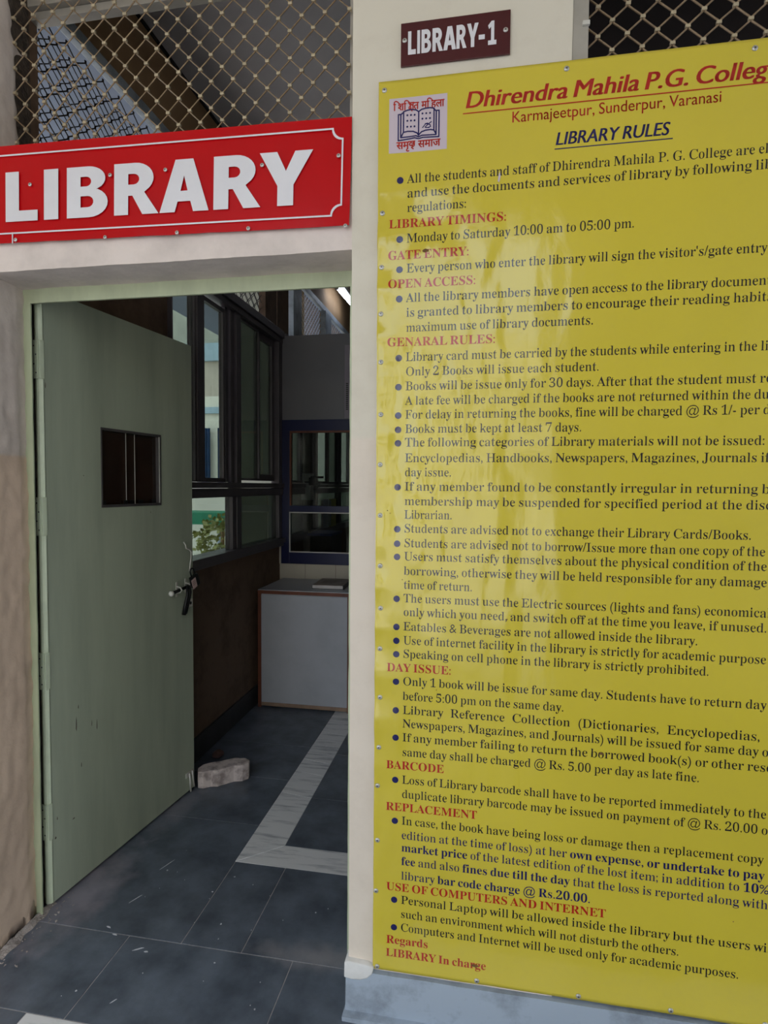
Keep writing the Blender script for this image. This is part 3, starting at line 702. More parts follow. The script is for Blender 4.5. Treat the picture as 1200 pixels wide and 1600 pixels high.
def ink(name, v, f, x0, z0, m, parent=board, off=.0004, label=None, flat=False, kz=0.):
    V = []; Nn = []
    for a, b in v:
        x, z = x0+a, z0+b+kz*a
        if flat: V.append((x, -off, z)); Nn.append((0, -1, 0))
        else: V.append((x, -wave(x, z)-off, z)); Nn.append(nrm(x, z))
    # the fill's faces must look out of the wall (towards -Y)
    F = []
    for q in f:
        a, b, c = (v[i] for i in q[:3]); s = (b[0]-a[0])*(c[1]-a[1])-(b[1]-a[1])*(c[0]-a[0])
        F.append(q if s > 0 else q[::-1])
    me = bpy.data.meshes.new(name); me.from_pydata(V, [], F); me.materials.append(m)
    for p in me.polygons: p.use_smooth = True
    me.normals_split_custom_set_from_vertices(Nn)
    o = bpy.data.objects.new(name, me); COL.objects.link(o); o.parent = parent
    if label: o['label'] = label
    return o
LINES = [   # kind (0 text, 1 bulleted, 2 red heading), left x, baseline z, right x of the words, words, rest of a word
    (1, -0.2123, 2.2503, 0.6083, 'All the students and staff of Dhirendra Mahila P. G. College are', ' eligible'),
    (0, -0.2136, 2.2141, 0.6027, 'and use the documents and services of library by following', ' library'),
    (0, -0.2133, 2.1777, -0.0576, 'regulations:', ''),
    (2, -0.2574, 2.1386, 0.0424, 'LIBRARY TIMINGS:', ''),
    (1, -0.2126, 2.1006, 0.3466, 'Monday to Saturday 10:00 am to 05:00 pm.', ''),
    (2, -0.2594, 2.0586, -0.0496, 'GATE ENTRY:', ''),
    (1, -0.2119, 2.0240, 0.6418, "Every person who enter the library will sign the visitor's/gate entry", ''),
    (2, -0.2588, 1.9855, -0.0316, 'OPEN ACCESS:', ''),
    (1, -0.2121, 1.9487, 0.6429, 'All the library members have open access to the library documen', 'ts'),
    (0, -0.2117, 1.9110, 0.6442, 'is granted to library members to encourage their reading habit', 's'),
    (0, -0.2114, 1.8723, 0.2570, 'maximum use of library documents.', ''),
    (2, -0.2597, 1.8357, 0.0200, 'GENARAL RULES:', ''),
    (1, -0.2129, 1.7965, 0.6281, 'Library card must be carried by the students while entering in the', ' library.'),
    (0, -0.2125, 1.7588, 0.2732, 'Only 2 Books will issue each student.', ''),
    (1, -0.2105, 1.7210, 0.6285, 'Books will be issue only for 30 days. After that the student must', ' return'),
    (0, -0.2119, 1.6832, 0.6176, 'A late fee will be charged if the books are not returned within the', ' due'),
    (1, -0.2115, 1.6470, 0.6381, 'For delay in returning the books, fine will be charged @ Rs 1/- per', ' day'),
    (1, -0.2121, 1.6098, 0.2350, 'Books must be kept at least 7 days.', ''),
    (1, -0.2109, 1.5743, 0.6527, 'The following categories of Library materials will not be issued:', ''),
    (0, -0.2123, 1.5335, 0.6369, 'Encyclopedias, Handbooks, Newspapers, Magazines, Journals', ' if'),
    (0, -0.2128, 1.4961, -0.0870, 'day issue.', ''),
    (1, -0.2107, 1.4587, 0.6408, 'If any member found to be constantly irregular in returning', ' books'),
    (0, -0.2112, 1.4202, 0.6074, 'membership may be suspended for specified period at the', ' discretion'),
    (0, -0.2109, 1.3844, -0.0839, 'Librarian.', ''),
    (1, -0.2115, 1.3476, 0.6300, 'Students are advised not to exchange their Library Cards/Books.', ''),
    (1, -0.2111, 1.3089, 0.6616, 'Students are advised not to borrow/Issue more than one copy of the', ''),
    (1, -0.2108, 1.2736, 0.6664, 'Users must satisfy themselves about the physical condition of the', ''),
    (0, -0.2114, 1.2348, 0.6677, 'borrowing, otherwise they will be held responsible for any damage', ''),
    (0, -0.2110, 1.1976, -0.0292, 'time of return.', ''),
    (1, -0.2107, 1.1613, 0.6695, 'The users must use the Electric sources (lights and fans) economica', 'lly'),
    (0, -0.2104, 1.1248, 0.6715, 'only which you need, and switch off at the time you leave, if unused.', ''),
    (1, -0.2100, 1.0857, 0.5188, 'Eatables & Beverages are not allowed inside the library.', ''),
    (1, -0.2097, 1.0482, 0.6726, 'Use of internet facility in the library is strictly for academic purpose', ''),
    (1, -0.2085, 1.0116, 0.5465, 'Speaking on cell phone in the library is strictly prohibited.', ''),
    (2, -0.2539, 0.9737, -0.0813, 'DAY ISSUE:', ''),
    (1, -0.2078, 0.9371, 0.6771, 'Only 1 book will be issue for same day. Students have to return day', ''),
    (0, -0.2074, 0.8967, 0.2068, 'before 5:00 pm on the same day.', ''),
    (1, -0.2089, 0.8587, 0.6659, 'Library Reference Collection (Dictionaries, Encyclopedias,', ''),
    (0, -0.2077, 0.8217, 0.6635, 'Newspapers, Magazines, and Journals) will be issued for same day', ' or'),
    (1, -0.2073, 0.7837, 0.6317, 'If any member failing to return the borrowed book(s) or other', ' resources'),
    (0, -0.2079, 0.7437, 0.5327, 'same day shall be charged @ Rs. 5.00 per day as late fine.', ''),
    (2, -0.2537, 0.7066, -0.0972, 'BARCODE', ''),
    (1, -0.2072, 0.6672, 0.6862, 'Loss of Library barcode shall have to be reported immediately to the', ''),
    (0, -0.2077, 0.6278, 0.6685, 'duplicate library barcode may be issued on payment of @ Rs. 20.00', ' on'),
    (2, -0.2537, 0.5908, -0.0085, 'REPLACEMENT', ''),
    (1, -0.2053, 0.5538, 0.6835, 'In case, the book have being loss or damage then a replacement copy', ''),
    (0, -0.2067, 0.5140, 0.6870, 'edition at the time of loss) at her *own expense, or undertake to pay', ''),
    (0, -0.2055, 0.4791, 0.6977, '*market price* of the latest edition of the lost item; in addition to *10%', ''),
    (0, -0.2052, 0.4413, 0.6968, '*fee* and also *fines due till the day* that the loss is reported along with', ''),
    (0, -0.2048, 0.4006, 0.2826, 'library *bar code charge @ Rs.20.00.', ''),
    (2, -0.2511, 0.3673, 0.3214, 'USE OF COMPUTERS AND INTERNET', ''),
    (1, -0.2033, 0.3327, 0.6612, 'Personal Laptop will be allowed inside the library but the users', ' will'),
    (0, -0.2047, 0.2933, 0.4982, 'such an environment which will not disturb the others.', ''),
    (1, -0.2035, 0.2552, 0.6375, 'Computers and Internet will be used only for academic purposes.', ''),
    (2, -0.2500, 0.2174, -0.1343, 'Regards', ''),
    (2, -0.2506, 0.1806, 0.0209, 'LIBRARY In charge', ''),
]
CAP = .0226
for kind, x0, z0, xe, words, tail in LINES:
    if kind == 2:
        v, f, w = layout(words, CAP*.97 if words[:3] not in ('Reg',) else CAP, 'bold', xe-x0)
        ink('heading', v, f, x0, z0, M_INKR, label='red bold heading: '+words.rstrip(':'))
    else:
        xl = -.2105
        v, f, w = layout(words, CAP, 'serif', xe-xl, tail)
        ink('text_line', v, f, xl, z0, M_INKN if '*' in words else M_INKK)['kind'] = 'stuff'
        if kind == 1:
            v, f = disc(0, 0, .0088, 16); ink('bullet', v, f, -.2285, z0+.0085, M_INKN)
# title block
v, f, w = layout('Dhirendra Mahila P.G. College', .0395, 'sans', .720, '', .20, .026)
ink('title', v, f, -.066, 2.4225, M_INKR, label='large red italic college name')
ink('title_underline', [(0, 0), (.725, 0), (.725, .0028), (0, .0028)], [(0, 1, 2, 3)], -.070, 2.4085, M_INKR)
v, f, w = layout('Karmajeetpur, Sunderpur, Varanasi', .0262, 'sans', .4835, '', 0, .004)
ink('address_line', v, f, .050, 2.3765, M_INKR, label='red address line under the title')
v, f, w = layout('LIBRARY RULES', .0300, 'sans', .262, '', .20, .024)
ink('subtitle', v, f, .1560, 2.3120, M_INKN, label='navy italic subtitle')
ink('subtitle_underline', [(0, 0), (.272, 0), (.272, .0026), (0, .0026)], [(0, 1, 2, 3)], .1555, 2.3015, M_INKN)
# emblem
EX0, EX1, EZ0, EZ1 = -.2585, -.1095, 2.328, 2.4655
GW, GH = EX1-EX0, EZ1-EZ0
gv = [(GW*i/24, GH*j/24) for j in range(25) for i in range(25)]; gf = [(j*25+i, j*25+i+1, j*25+i+26, j*25+i+25) for j in range(24) for i in range(24)]
logo = ink('emblem', gv, gf, EX0, EZ0, M_LOGO, off=.0003, label='pale square emblem of an open book between Hindi words')
def E_(x, y):       # drawing units of the emblem (digitised at 835 x 795) -> metres
    u = (x-170)/835.; t = (y-(240-75*u))/795.; return (u*(EX1-EX0), (1-t)*(EZ1-EZ0))
def epath(ps): return [E_(*p) for p in ps]
P_ = [
 [(305, 845), (305, 470), (345, 465)], [(305, 845), (470, 815), (540, 800), (600, 812), (660, 795), (890, 785), (890, 410), (840, 412)],
 [(340, 800), (340, 468), (372, 440)], [(340, 800), (470, 785), (560, 770), (598, 785), (650, 765), (850, 755), (850, 420), (815, 385)],
 [(380, 720), (380, 425), (440, 402), (500, 392), (560, 400), (598, 425), (598, 760)],
 [(598, 425), (640, 392), (700, 376), (760, 370), (818, 378), (818, 690)],
 [(345, 795), (380, 722), (440, 708), (520, 708), (575, 730), (598, 762)], [(598, 762), (640, 715), (700, 692), (770, 683), (818, 690), (850, 750)],
 [(655, 655), (700, 600), (760, 610), (770, 640), (735, 655)], [(780, 570), (735, 605), (690, 650)], [(690, 600), (730, 590)], [(700, 655), (750, 655)]]
v, f = strokes([epath(p) for p in P_[:8]], .0034); ink('book_drawing', v, f, EX0, EZ0, M_INKN, logo, .0007)
v, f = strokes([epath(p) for p in P_[8:]], .0024); ink('hand_drawing', v, f, EX0, EZ0, M_INKN, logo, .0007)
V = []; F = []
for x, y in [(a+dx, b-dx*.06) for b in (476, 556, 642) for a, dx in ((435, 0), (435, 52), (435, 104))]+[(652+dx, b-dx*.06) for b in (452, 527) for dx in (0, 54, 108)]:
    c = E_(x, y); v, f = disc(c[0], c[1], .0026, 10); n = len(V); V += v; F += [tuple(n+i for i in q) for q in f]
ink('dots', V, F, EX0, EZ0, M_INKN, logo, .0007)
# Hindi words, glyph by glyph (conjuncts drawn with strokes)
def hindi(items, x0, z0, h, width):
    V = []; F = []; x = 0
    gs = []
    for it in items:
        if it == ' ': x += .34; continue
        if it == 'KSH':
            v, f = strokes([[(-.02, .62), (.66, .62)], [(.54, .62), (.54, .0)], [(.54, .34), (.40, .44), (.20, .42), (.12, .5), (.2, .58), (.3, .5), (.26, .34), (.10, .26), (.08, .12), (.2, .06), (.30, .14), (.26, .24)], [(.26, .14), (.36, -.06), (.44, -.12)]], .075); a = .62
        elif it == 'DDH':
            v, f = strokes([[(-.02, .62), (.62, .62)], [(.24, .62), (.24, .50), (.10, .46), (.06, .34), (.16, .24), (.28, .30), (.36, .16), (.30, .02)], [(.34, .44), (.46, .50), (.54, .40), (.42, .32), (.34, .22), (.46, .14), (.56, .22), (.56, .62)], [(.28, .1), (.46, -.08)]], .07); a = .62
        else:
            v, f, a = glyph(it, 'sans')
        for dx, dz in ((-.032, 0), (.032, 0), (0, .02), (0, -.02)):
            n = len(V); V += [(x+px+dx, py+dz) for px, py in v]; F += [tuple(n+i for i in q) for q in f]
        x += a
    k = width/x
    ink('hindi_words', [(a*k, b*h) for a, b in V], F, x0, z0, M_INKR, logo, .0007)
hindi(['\u093f', '\u0936', '\u093f', 'KSH', '\u0924', ' ', '\u092e', '\u093f', '\u0939', '\u0932', '\u093e'], EX0+.011, EZ1-.0315, .0275, .130)
hindi(['\u0938', '\u092e', '\u0943', 'DDH', ' ', '\u0938', '\u092e', '\u093e', '\u091c'], EX0+.020, EZ0+.0095, .0275, .112)
# dirt specks and a brown smear on the sheet
M_SMEAR = mat('brown_smear', (120, 84, 40), .8, .2, 60)
for x, z, r, q in ((-.162, 2.0775, .0052, 1.6), (-.155, 2.0765, .0035, 1), (-.008, .1885, .0045, 2.2), (-.214, 1.222, .0016, 1), (-.098, 1.724, .0018, 1), (.060, 1.128, .0022, 1), (-.255, 1.405, .0016, 1), (-.248, 1.398, .0016, 1), (.30, .795, .003, 2.5), (-.12, .93, .0016, 1), (.62, .40, .0016, 1)):
    v, f = disc(0, 0, r, 9); v = [(a*q*random.uniform(.6, 1.2), b*random.uniform(.5, 1.1)) for a, b in v]
    ink('smear', v, f, x, z, M_SMEAR, off=.0009)
v = [(-.003, -.010), (.001, -.013), (.004, .002), (.002, .014), (-.001, .006)]; ink('paint_nick', v, [(0, 1, 2, 3, 4)], .022, 2.2465, M_LOGO, off=.0009)
# screws
def screw_mesh(r):
    mb = MB().lathe((0, 0, 0), (0, -1, 0), [(0, r), (.0012, r*.98), (.0024, r*.72), (.0030, r*.4)], 14)
    return mb
scr_proto = None
def screw(parent, x, y, z, r=.0066, m=M_SCREW):
    global scr_proto
    if scr_proto is None:
        a = screw_mesh(.0066).build('screw', m, parent, smooth=True)
        b = MB().box(-.0026, .0026, -.0034, -.0028, -.0007, .0007).box(-.0007, .0007, -.0034, -.0028, -.0026, .0026).build('slot', M_SLOT, a)
        scr_proto = (a, b); a.location = (x, y, z); return a
    a = scr_proto[0].copy(); COL.objects.link(a); a.parent = parent; a.location = (x, y, z); a.rotation_euler = (0, random.uniform(0, 3), 0); a.scale = (r/.0066,)*3
    b = scr_proto[1].copy(); COL.objects.link(b); b.parent = a
    return a
for x, z in SCR: screw(board, x, -wave(x, z)-.0002, z)

# ------------------------------------------------------------------ hand-drawn bold capitals for the two plates
def arc(cx, cy, rx, ry, a0, a1, n=9): return [(cx+rx*math.cos(math.radians(a0+(a1-a0)*i/n)), cy+ry*math.sin(math.radians(a0+(a1-a0)*i/n))) for i in range(n+1)]
LT = {
 'L': (.76, [[(0, 0), (.75, 0), (.75, .215), (.315, .215), (.315, 1), (0, 1)]]),
 'I': (.32, [[(0, 0), (.315, 0), (.315, 1), (0, 1)]]),
 'B': (.93, [[(0, 0), (.50, 0)]+arc(.50, .29, .42, .29, -90, 62, 10)+[(.66, .545)]+arc(.48, .755, .385, .245, -38, 90, 9)+[(0, 1)],
            [(.31, .20)]+[(.31, .42), (.44, .42)]+arc(.47, .31, .13, .11, 90, -90, 7)+[(.40, .20)],
            [(.31, .61), (.31, .80), (.42, .80)]+arc(.44, .705, .11, .095, 90, -90, 7)+[(.40, .61)]]),
 'R': (.96, [[(0, 0), (.31, 0), (.31, .37), (.40, .37), (.62, 0), (.97, 0), (.66, .43)]+arc(.46, .70, .40, .30, -38, 90, 10)+[(0, 1)],
            [(.31, .585), (.31, .79), (.41, .79)]+arc(.43, .6875, .12, .1025, 90, -90, 7)+[(.38, .585)]]),
 'A': (1.03, [[(0, 0), (.325, 0), (.385, .20), (.655, .20), (.715, 0), (1.04, 0), (.71, 1), (.335, 1)], [(.445, .40), (.52, .69), (.595, .40)]]),
 'Y': (1.02, [[(.355, 0), (.665, 0), (.665, .38), (1.03, 1), (.69, 1), (.515, .64), (.34, 1), (0, 1), (.355, .37)]]),
 '-': (.50, [[(0, .30), (.44, .30), (.44, .50), (0, .50)]]),
 '1': (.80, [[(.06, 0), (.80, 0), (.80, .19), (.60, .19), (.60, 1), (.36, 1), (.05, .82), (.14, .66), (.32, .76), (.32, .19), (.06, .19)]]),
}
LTC = {k: fill(v[1]) for k, v in LT.items()}
def plate_letter(parent, ch, x, z, w, h, y, m, slope=0., name='letter', th=.0008):
    v, f = LTC[ch]; kw = w/max(p[0] for p in v)
    V = [(x+a*kw, z+b*h+slope*(x+a*kw)) for a, b in v]; n = len(V)
    me = bpy.data.meshes.new(name)
    F = []
    for q in f:
        a, b, c = (V[i] for i in q[:3]); s = (b[0]-a[0])*(c[1]-a[1])-(b[1]-a[1])*(c[0]-a[0]); F.append(q if s > 0 else q[::-1])
    me.from_pydata([(a, y-th, b) for a, b in V], [], F)
    me.materials.append(m); o = bpy.data.objects.new(name, me); COL.objects.link(o); o.parent = parent; return o
# red sign over the doorway
rs = empty('library_sign', (-1.475, 1.5085, 2.165), rot=(0, math.radians(1.15), 0))
tag(rs, 'red enamel sign reading LIBRARY above the doorway', 'sign')
RW, RH = 1.112, .284
def rsheet(u, v):
    x = -.055+u*(RW+.055); z = .012+v*(RH-.006); y = -.0012*noise.noise(Vector((x*5, z*7, 0)))-.003*max(0, 1-v*4)*max(0, noise.noise(Vector((x*7, 1, 1))))-(.004*max(0, 1-v*5)*max(0, 1-(1-u)*14))
    return (x, y, z+.0012*noise.noise(Vector((x*16, v, 2)))*(v == 0))
s_ = MB().grid(rsheet, 90, 24); n = len(s_.v); s_.v += [(a, b+.002, c) for a, b, c in s_.v]; s_.f += [tuple(n+i for i in q[::-1]) for q in list(s_.f)]
k = 91; rim = list(range(k))+[j*k+90 for j in range(1, 25)]+[24*k+i for i in range(89, -1, -1)]+[j*k for j in range(23, 0, -1)]
for a, b in zip(rim, rim[1:]+rim[:1]): s_.f.append((b, a, a+n, b+n))
s_.build('plate', M_RED, rs, smooth=False)
for ch, x0, x1 in (('L', -1.409, -1.302), ('I', -1.281, -1.234), ('B', -1.206, -1.075), ('R', -1.055, -.917), ('A', -.914, -.766), ('R', -.752, -.615), ('Y', -.619, -.469)):
    plate_letter(rs, ch, x0*.991+1.475, .0705, (x1-x0)*.991, .1412, -.0035, M_WHITE)
# white border line with notched corners
def border(x0, x1, z0, z1, r, w):
    pts = []
    for cx, cz, a0, a1 in ((x1, z1, 180, 270), (x1, z0, 90, 180), (x0, z0, 0, 90), (x0, z1, 270, 360)):
        pts += arc(cx, cz, r, r, a0, a1, 6)
    return pts
bo = border(-.030, 1.092, .0355, .2625, .027, 0); bi = border(-.0255, 1.0875, .040, .258, .027, 0)
v, f = fill([bo, bi])
me = bpy.data.meshes.new('border_line'); me.from_pydata([(a, -.0040, b) for a, b in v], [], f); me.materials.append(M_WHITE)
o = bpy.data.objects.new('border_line', me); COL.objects.link(o); o.parent = rs
for x, z in ((-1.327, 2.343), (-1.068, 2.348), (-.897, 2.348), (-.612, 2.336), (-.399, 2.342), (-1.083, 2.176), (-.86, 2.174), (-.649, 2.171), (-1.376, 2.188), (-.376, 2.159)):
    screw(rs, x*.991+1.475, -.0040, (z-1.47)*.991+1.47-2.165+.0201*(x+1.475), .0056)
MB().box(.1, .1025, -.005, -.003, .008, .04).build('scratch', M_WHITE, rs)
# small maroon plaque
mp_ = empty('room_plaque', (-.2295, 1.5085, 2.5425)); tag(mp_, 'small maroon plaque reading LIBRARY-1 above the yellow board', 'plaque')
MB().box(0, .2735, -.001, .003, 0, .1065).build('plate', M_MAROON, mp_, bevel=.0006)
x = .0185; cap = .0575
for ch, w in (('L', .0200), ('I', .0072), ('B', .0245), ('R', .0268), ('A', .0318), ('R', .0255), ('Y', .0285), ('-', .0150), ('1', .0220)):
    plate_letter(mp_, ch, x, .0265 if ch != '-' else .0250, w, cap, -.0014, M_WHITE); x += w+(.0035 if ch not in 'RAY' else (.0008 if ch != 'Y' else .0005))+(.0030 if ch == '-' else 0)
screw(mp_, .0095, -.0012, .0635, .0060); screw(mp_, .262, -.0012, .0585, .0060)

# ------------------------------------------------------------------ partition, cabinet and things in the room
YP = 4.06
part = struct(empty('wall_partition'), 'laminate partition with a blue framed serving window')
box('slab', M_LAM, -1.497, .25, YP-.002, YP+.03, 1.948, 2.558, part, .002)
box('lower_panel', M_CREAMIN, -1.497, .25, YP+.002, YP+.028, 0.0, .893, part)
box('edge_strip', M_CREAMIN, -1.499, -1.482, YP-.003, YP+.02, .89, 1.87, part, .001)
for x in (-1.30, -1.07): box('panel_joint', M_WOOD, x, x+.002, YP+.0005, YP+.003, .0, .893, part)
w3 = struct(empty('window_3'), 'navy blue framed glass serving window in the partition')
box('frame_head', M_BLUE, -1.497, .25, YP-.012, YP+.03, 1.868, 1.948, w3, .002)
box('frame_stile', M_BLUE, -1.481, -1.417, YP-.012, YP+.03, .893, 1.868, w3, .002)
box('frame_rail', M_BLUE, -1.417, .25, YP-.012, YP+.03, 1.276, 1.322, w3, .002)
box('frame_sill', M_BLUE, -1.417, .25, YP-.012, YP+.03, .893, .978, w3, .002)
box('frame_stile', M_BLUE, -.62, -.55, YP-.012, YP+.03, .978, 1.868, w3, .002)
MB().box(-1.417, -.62, YP-.006, YP+.02, 1.854, 1.868).box(-1.417, -1.404, YP-.006, YP+.02, 1.322, 1.854).build('wood_bead', M_WOOD, w3)
MB().box(-1.417, -.62, YP-.016, YP-.008, 1.268, 1.276).box(-1.417, -.62, YP-.016, YP-.008, .978, .986).box(-1.417, -1.409, YP-.016, YP-.008, .986, 1.268).build('white_bead', M_PAPER, w3)
box('pane', M_GLASSI, -1.404, -.62, YP+.004, YP+.008, 1.322, 1.854, w3); box('pane', M_GLASSI, -1.409, -.62, YP+.004, YP+.008, .986, 1.268, w3)
# cabinet
cb = empty('counter_cabinet', (-1.465, 3.57, 0)); tag(cb, 'low pale laminate cabinet with brown edge beading against the partition', 'cabinet')
CW = .622
box('carcass', M_LAMW, .012, CW-.012, .004, .47, .028, .762, cb)
box('front_panel', M_LAMW, .022, CW-.016, -.002, .004, .034, .752, cb, .001)
box('top', M_LAMW, 0, CW, -.004, .478, .765, .785, cb, .001)
MB().box(0, .022, -.006, .012, .0, .765).build('edge_bead', M_WOOD, cb, .001); MB().box(CW-.016, CW, -.006, .012, .0, .765).build('edge_bead', M_WOOD, cb, .001)
MB().box(0, CW, -.008, -.003, .758, .780).build('edge_bead', M_WOOD, cb, .001)
MB().box(.022, CW-.016, -.004, .01, .010, .034).build('bottom_rail', mat('worn_tan_bead', (150, 124, 104), .7, .1, 20), cb, .001)
# register book
bk = empty('register_book', (-1.02, 3.80, .785), math.radians(2)); tag(bk, 'grey covered register book lying on the cabinet top', 'book')
box('pages', M_PAPER, -.105, .10, -.135, .135, .003, .024, bk, .001); box('cover', M_PAPERD, -.108, .103, -.138, .138, .024, .027, bk, .001); box('back_cover', M_BLACK, -.108, .103, -.138, .138, 0, .003, bk)
box('spine', M_BLACK, .100, .106, -.138, .138, 0, .027, bk, .001)
for i in range(5): box('cover_print', M_SLOT, -.07, .05-.01*i, .06-.03*i, .066-.03*i, .0271, .0275, bk)
# notice on the slab
nt_ = empty('paper_notice', (-1.005, YP-.003, 1.955)); tag(nt_, 'pale printed paper notice taped to the grey partition slab', 'notice')
box('sheet', mat('dim_notice_paper', (150, 142, 152), .7, .04, 20), 0, .28, -.0012, 0, 0, .52, nt_)
for i in range(14): box('print_mark', M_SLOT, .010, .026, -.0018, -.0012, .06+.014*i, .069+.014*i, nt_)
# paver doorstop: zigzag concrete block
bz = .083
ptsb = [(-1.350, 2.532), (-1.323, 2.531), (-1.295, 2.554), (-1.262, 2.561), (-1.206, 2.620), (-1.165, 2.632), (-1.144, 2.662), (-1.150, 2.690), (-1.185, 2.712), (-1.207, 2.702), (-1.232, 2.705), (-1.292, 2.655), (-1.318, 2.640), (-1.360, 2.606), (-1.366, 2.566)]
bb = MB().prism([(x+1.25, y-2.62) for x, y in ptsb], 0, bz)
bo_ = bb.build('paving_brick', M_BRICK, bevel=.005, loc=(-1.25, 2.62, .0005)); tag(bo_, 'grey concrete zigzag paving block used as a doorstop', 'brick')
bm = bmesh.new(); bm.from_mesh(bo_.data); bmesh.ops.triangulate(bm, faces=[f for f in bm.faces if len(f.verts) > 4]); bmesh.ops.subdivide_edges(bm, edges=bm.edges[:], cuts=1)
for v_ in bm.verts:
    if v_.co.z > .004: v_.co += noise.noise_vector((v_.co+Vector((3, 1, 0)))*60)*.0013
bm.to_mesh(bo_.data); bm.free()
stn = MB().lathe((0, 0, 0), (0, 0, 1), [(0, .020), (.008, .030), (.022, .027), (.034, .014), (.038, .004)], 9)
so_ = stn.build('stone', mat('dark_reddish_stone', (92, 66, 60), .9, .2, 20), loc=(-1.405, 2.86, .0008), smooth=False); so_.scale = (1, 1.3, .9); tag(so_, 'small dark reddish stone lying behind the paving block', 'stone')

# things behind the glass
pp = empty('wall_conduit', (-1.46, 4.62, .85)); tag(pp, 'vertical grey conduit with a junction box behind the partition glass', 'conduit')
box('pipe', M_PAPERD, -.03, .03, -.03, .03, 0, 1.5, pp, .01); box('junction_box', M_PAPER, -.055, .045, -.05, .04, .50, .72, pp, .008); box('foot', M_PAPERD, -.07, .09, -.07, .05, 0, .04, pp, .01)
struct(box('trim_4', M_PAPERD, -1.5, -1.40, 4.55, 4.72, 0, .849), 'boxed duct below the conduit')
dv = empty('desk_camera', (-1.37, 4.50, 1.50)); tag(dv, 'black camera on a bracket behind the partition glass', 'camera')
box('bracket', M_BLACK, -.075, .0, -.008, .008, -.008, .004, dv, .002); box('body', M_BLACK, -.03, .03, -.04, .03, -.03, .035, dv, .006)
MB().box(-.02, .085, -.02, .0, .028, .046).build('arm', M_BLACK, dv, .003)
MB().tube([(.03, 0, .03), (.05, 0, -.02), (.03, 0, -.055), (.0, 0, -.06)], .003, 6).build('cable', M_BLACK, dv)
tt = empty('office_counter', (-1.36, 4.75, 0)); tag(tt, 'blue topped office counter behind the partition glass', 'counter')
box('top', mat('blue_counter_top', (40, 56, 120), .4, .05, 5), -.09, .12, -.17, .2, 1.055, 1.075, tt, .003); box('body', M_BLACK, -.08, .115, -.15, .19, 0, 1.055, tt, .003)
for i, (x, y, c, nm) in enumerate(((-1.44, 5.35, (206, 196, 96), 'yellow file standing on the office window sill'), (-1.44, 5.08, (190, 196, 206), 'white paper folder standing on the office window sill'))):
    e = empty('file_folder', (x, y, 1.085)); tag(e, nm, 'folder'); m_ = mat('folder_%d' % i, c, .7, .05, 9)
    box('cover', m_, -.01, .012, -.09, .09, 0, .26, e, .002); box('spine', M_PAPER, -.008, .010, -.093, -.09, .01, .25, e)

# tube light
tl = empty('tube_light', (-1.30, 5.27, 3.30), 0); tag(tl, 'lit fluorescent tube fixed high in the inner office', 'lamp')
MB().tube([(-.06, 0, 0), (-.040, .55, 0)], .012, 10).build('tube', M_TUBE, tl, smooth=True)
MB().box(-.085, -.01, -.03, .58, .03, .07).build('batten', M_PLASTW, tl, bevel=.003)
MB().box(-.075, -.045, -.025, -.005, -.018, .03).box(-.05, -.02, .55, .57, -.018, .03).build('end_holders', M_PLASTW, tl)
tl.location = (-1.32, 5.27, 3.30)
tr_ = MB().box(-.004, .004, -.004, .004, 0, .12).build('hanger', M_STEEL, tl); tr_.location = (-.045, .28, .07)

# ------------------------------------------------------------------ outside the inner windows
rw = struct(box('wall_outer_return', M_OLIVE, -2.27, -1.66, 5.0, 5.15, -.15, 3.6), 'olive grey return wall outside the dusty panes')
ex = empty('opposite_building', (-5.6, 11.6, -.15)); tag(ex, 'cream building with blue curtained opening seen through the side window', 'building')
def ez(y): return 1.47+(747-y)/900*11.9+.15
for a, b, m_ in ((780, 655, M_EXTW), (655, 632, M_EXTW), (632, 622, M_EXTG), (622, 604, M_EXTW), (604, 548, M_EXTB), (548, 520, M_EXTG), (520, 380, M_OLIVE)):
    box('facade_band', m_, -5, 4, .0 if m_ != M_EXTG else -.08, .3, ez(a), ez(b), ex)
box('foundation', M_EXTW, -5, 4, 0, .3, 0, ez(780), ex)
for x0, x1 in ((-.38, -.18), (-.01, .12), (.9, 1.3)):
    c = MB(); c.grid(lambda u, v, x0=x0, x1=x1: (x0+(x1-x0)*u, -.12+.03*math.sin(u*22), 1.62+v*(ez(656)-1.62)), 24, 2); c.build('curtain', M_CURT, ex, smooth=True)
box('door_panel', M_EXTG, .18, .40, -.04, 0, ez(726), ez(672), ex, .01)
aw = empty('green_awning', (-4.9, 9.4, .4)); tag(aw, 'bright green shade sheet outside the window', 'awning')
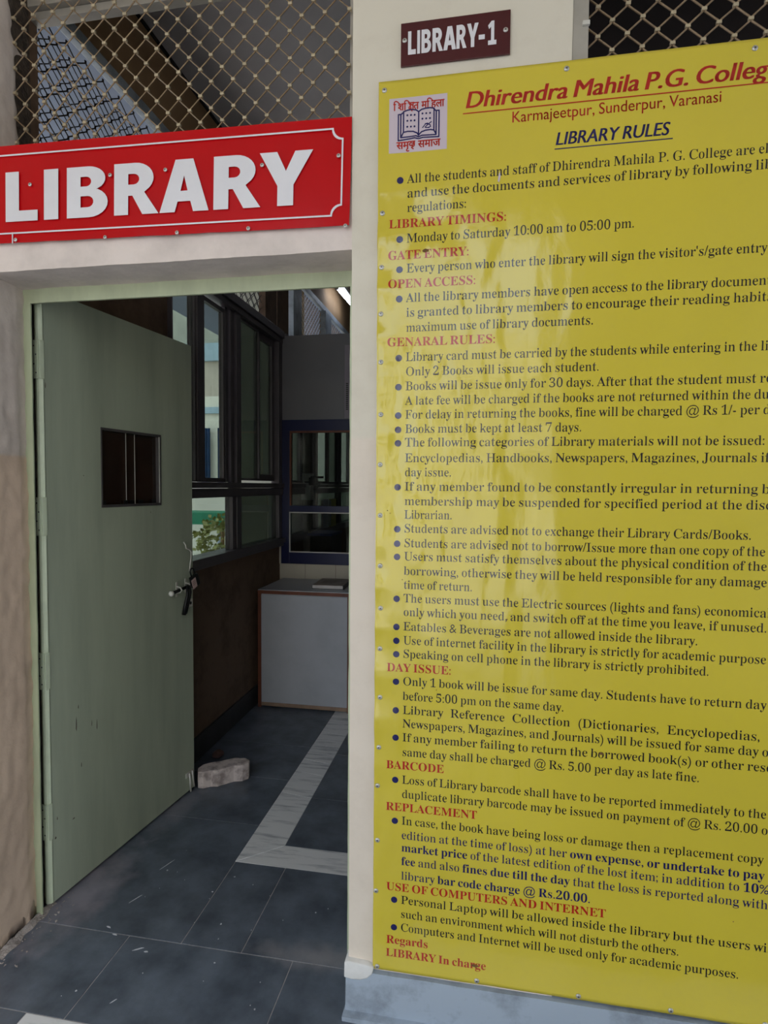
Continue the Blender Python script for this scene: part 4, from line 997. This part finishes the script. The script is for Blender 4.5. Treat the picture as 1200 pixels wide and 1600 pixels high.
MB().box(-1.2, .55, -.4, .4, .40, .60).build('sheet', M_AWN, aw); MB().box(-1.1, -1.06, -.3, -.26, -.55, .55).box(.44, .48, -.3, -.26, -.55, .55).build('posts', M_STEEL, aw)
def shrub(x, y, r, h, m_, lab, nleaf=420):
    e = empty('shrub', (x, y, -.15)); tag(e, lab, 'shrub')
    MB().tube([(0, 0, 0), (.02, 0, h*.4), (0, .03, h*.8)], .03, 6).build('stem', M_BROWNUP, e)
    c = MB()
    for i in range(nleaf):
        t = random.uniform(0, 6.28); ph = math.acos(random.uniform(-.7, 1)); rr = r*random.uniform(.55, 1.05)
        p = Vector((rr*math.sin(ph)*math.cos(t), rr*math.sin(ph)*math.sin(t), h*.6+rr*.9*math.cos(ph)))
        a = Vector((random.uniform(-1, 1), random.uniform(-1, 1), random.uniform(-.4, 1))).normalized(); b = a.orthogonal().normalized(); l = random.uniform(.06, .12); w = l*.35
        c.quad(p, p+a*l*.5+b*w, p+a*l, p+a*l*.5-b*w)
    o = c.build('leaves', m_, e, fixn=False); o['kind'] = 'stuff'
shrub(-3.95, 8.2, .42, 1.25, M_LEAF2, 'rounded yellow green shrub outside the lower window pane')
shrub(-3.25, 7.35, .30, .62, M_LEAF, 'dark green shrub in front of the rounded one outside')
wbx = empty('planter_box', (-3.75, 7.3, -.15)); tag(wbx, 'pale grey planter below the shrubs outside', 'planter')
box('trough', M_EXTG, -1.3, .1, -.15, .25, 0, .45, wbx, .01); box('soil', M_BROWNUP, -1.25, .05, -.1, .2, .45, .46, wbx)
# unseen block added behind the photographer, only to be reflected in the board
fb = empty('added_reflection_block', (-1.1, -22, -.15)); tag(fb, 'unseen cream block added across the courtyard for the board reflection', 'building')
box('walls', M_EXTW, -2.3, 14, -4, 0, 0, 7.6, fb)
for i in range(5):
    for j in range(2):
        wn_ = box('window', M_SLOT, -1.4+3*i, .2+3*i, -.02, .03, 1.2+3*j, 2.8+3*j, fb)
box('parapet', M_EXTB, -2.4, 14.1, -.2, .15, 7.6, 8.0, fb)
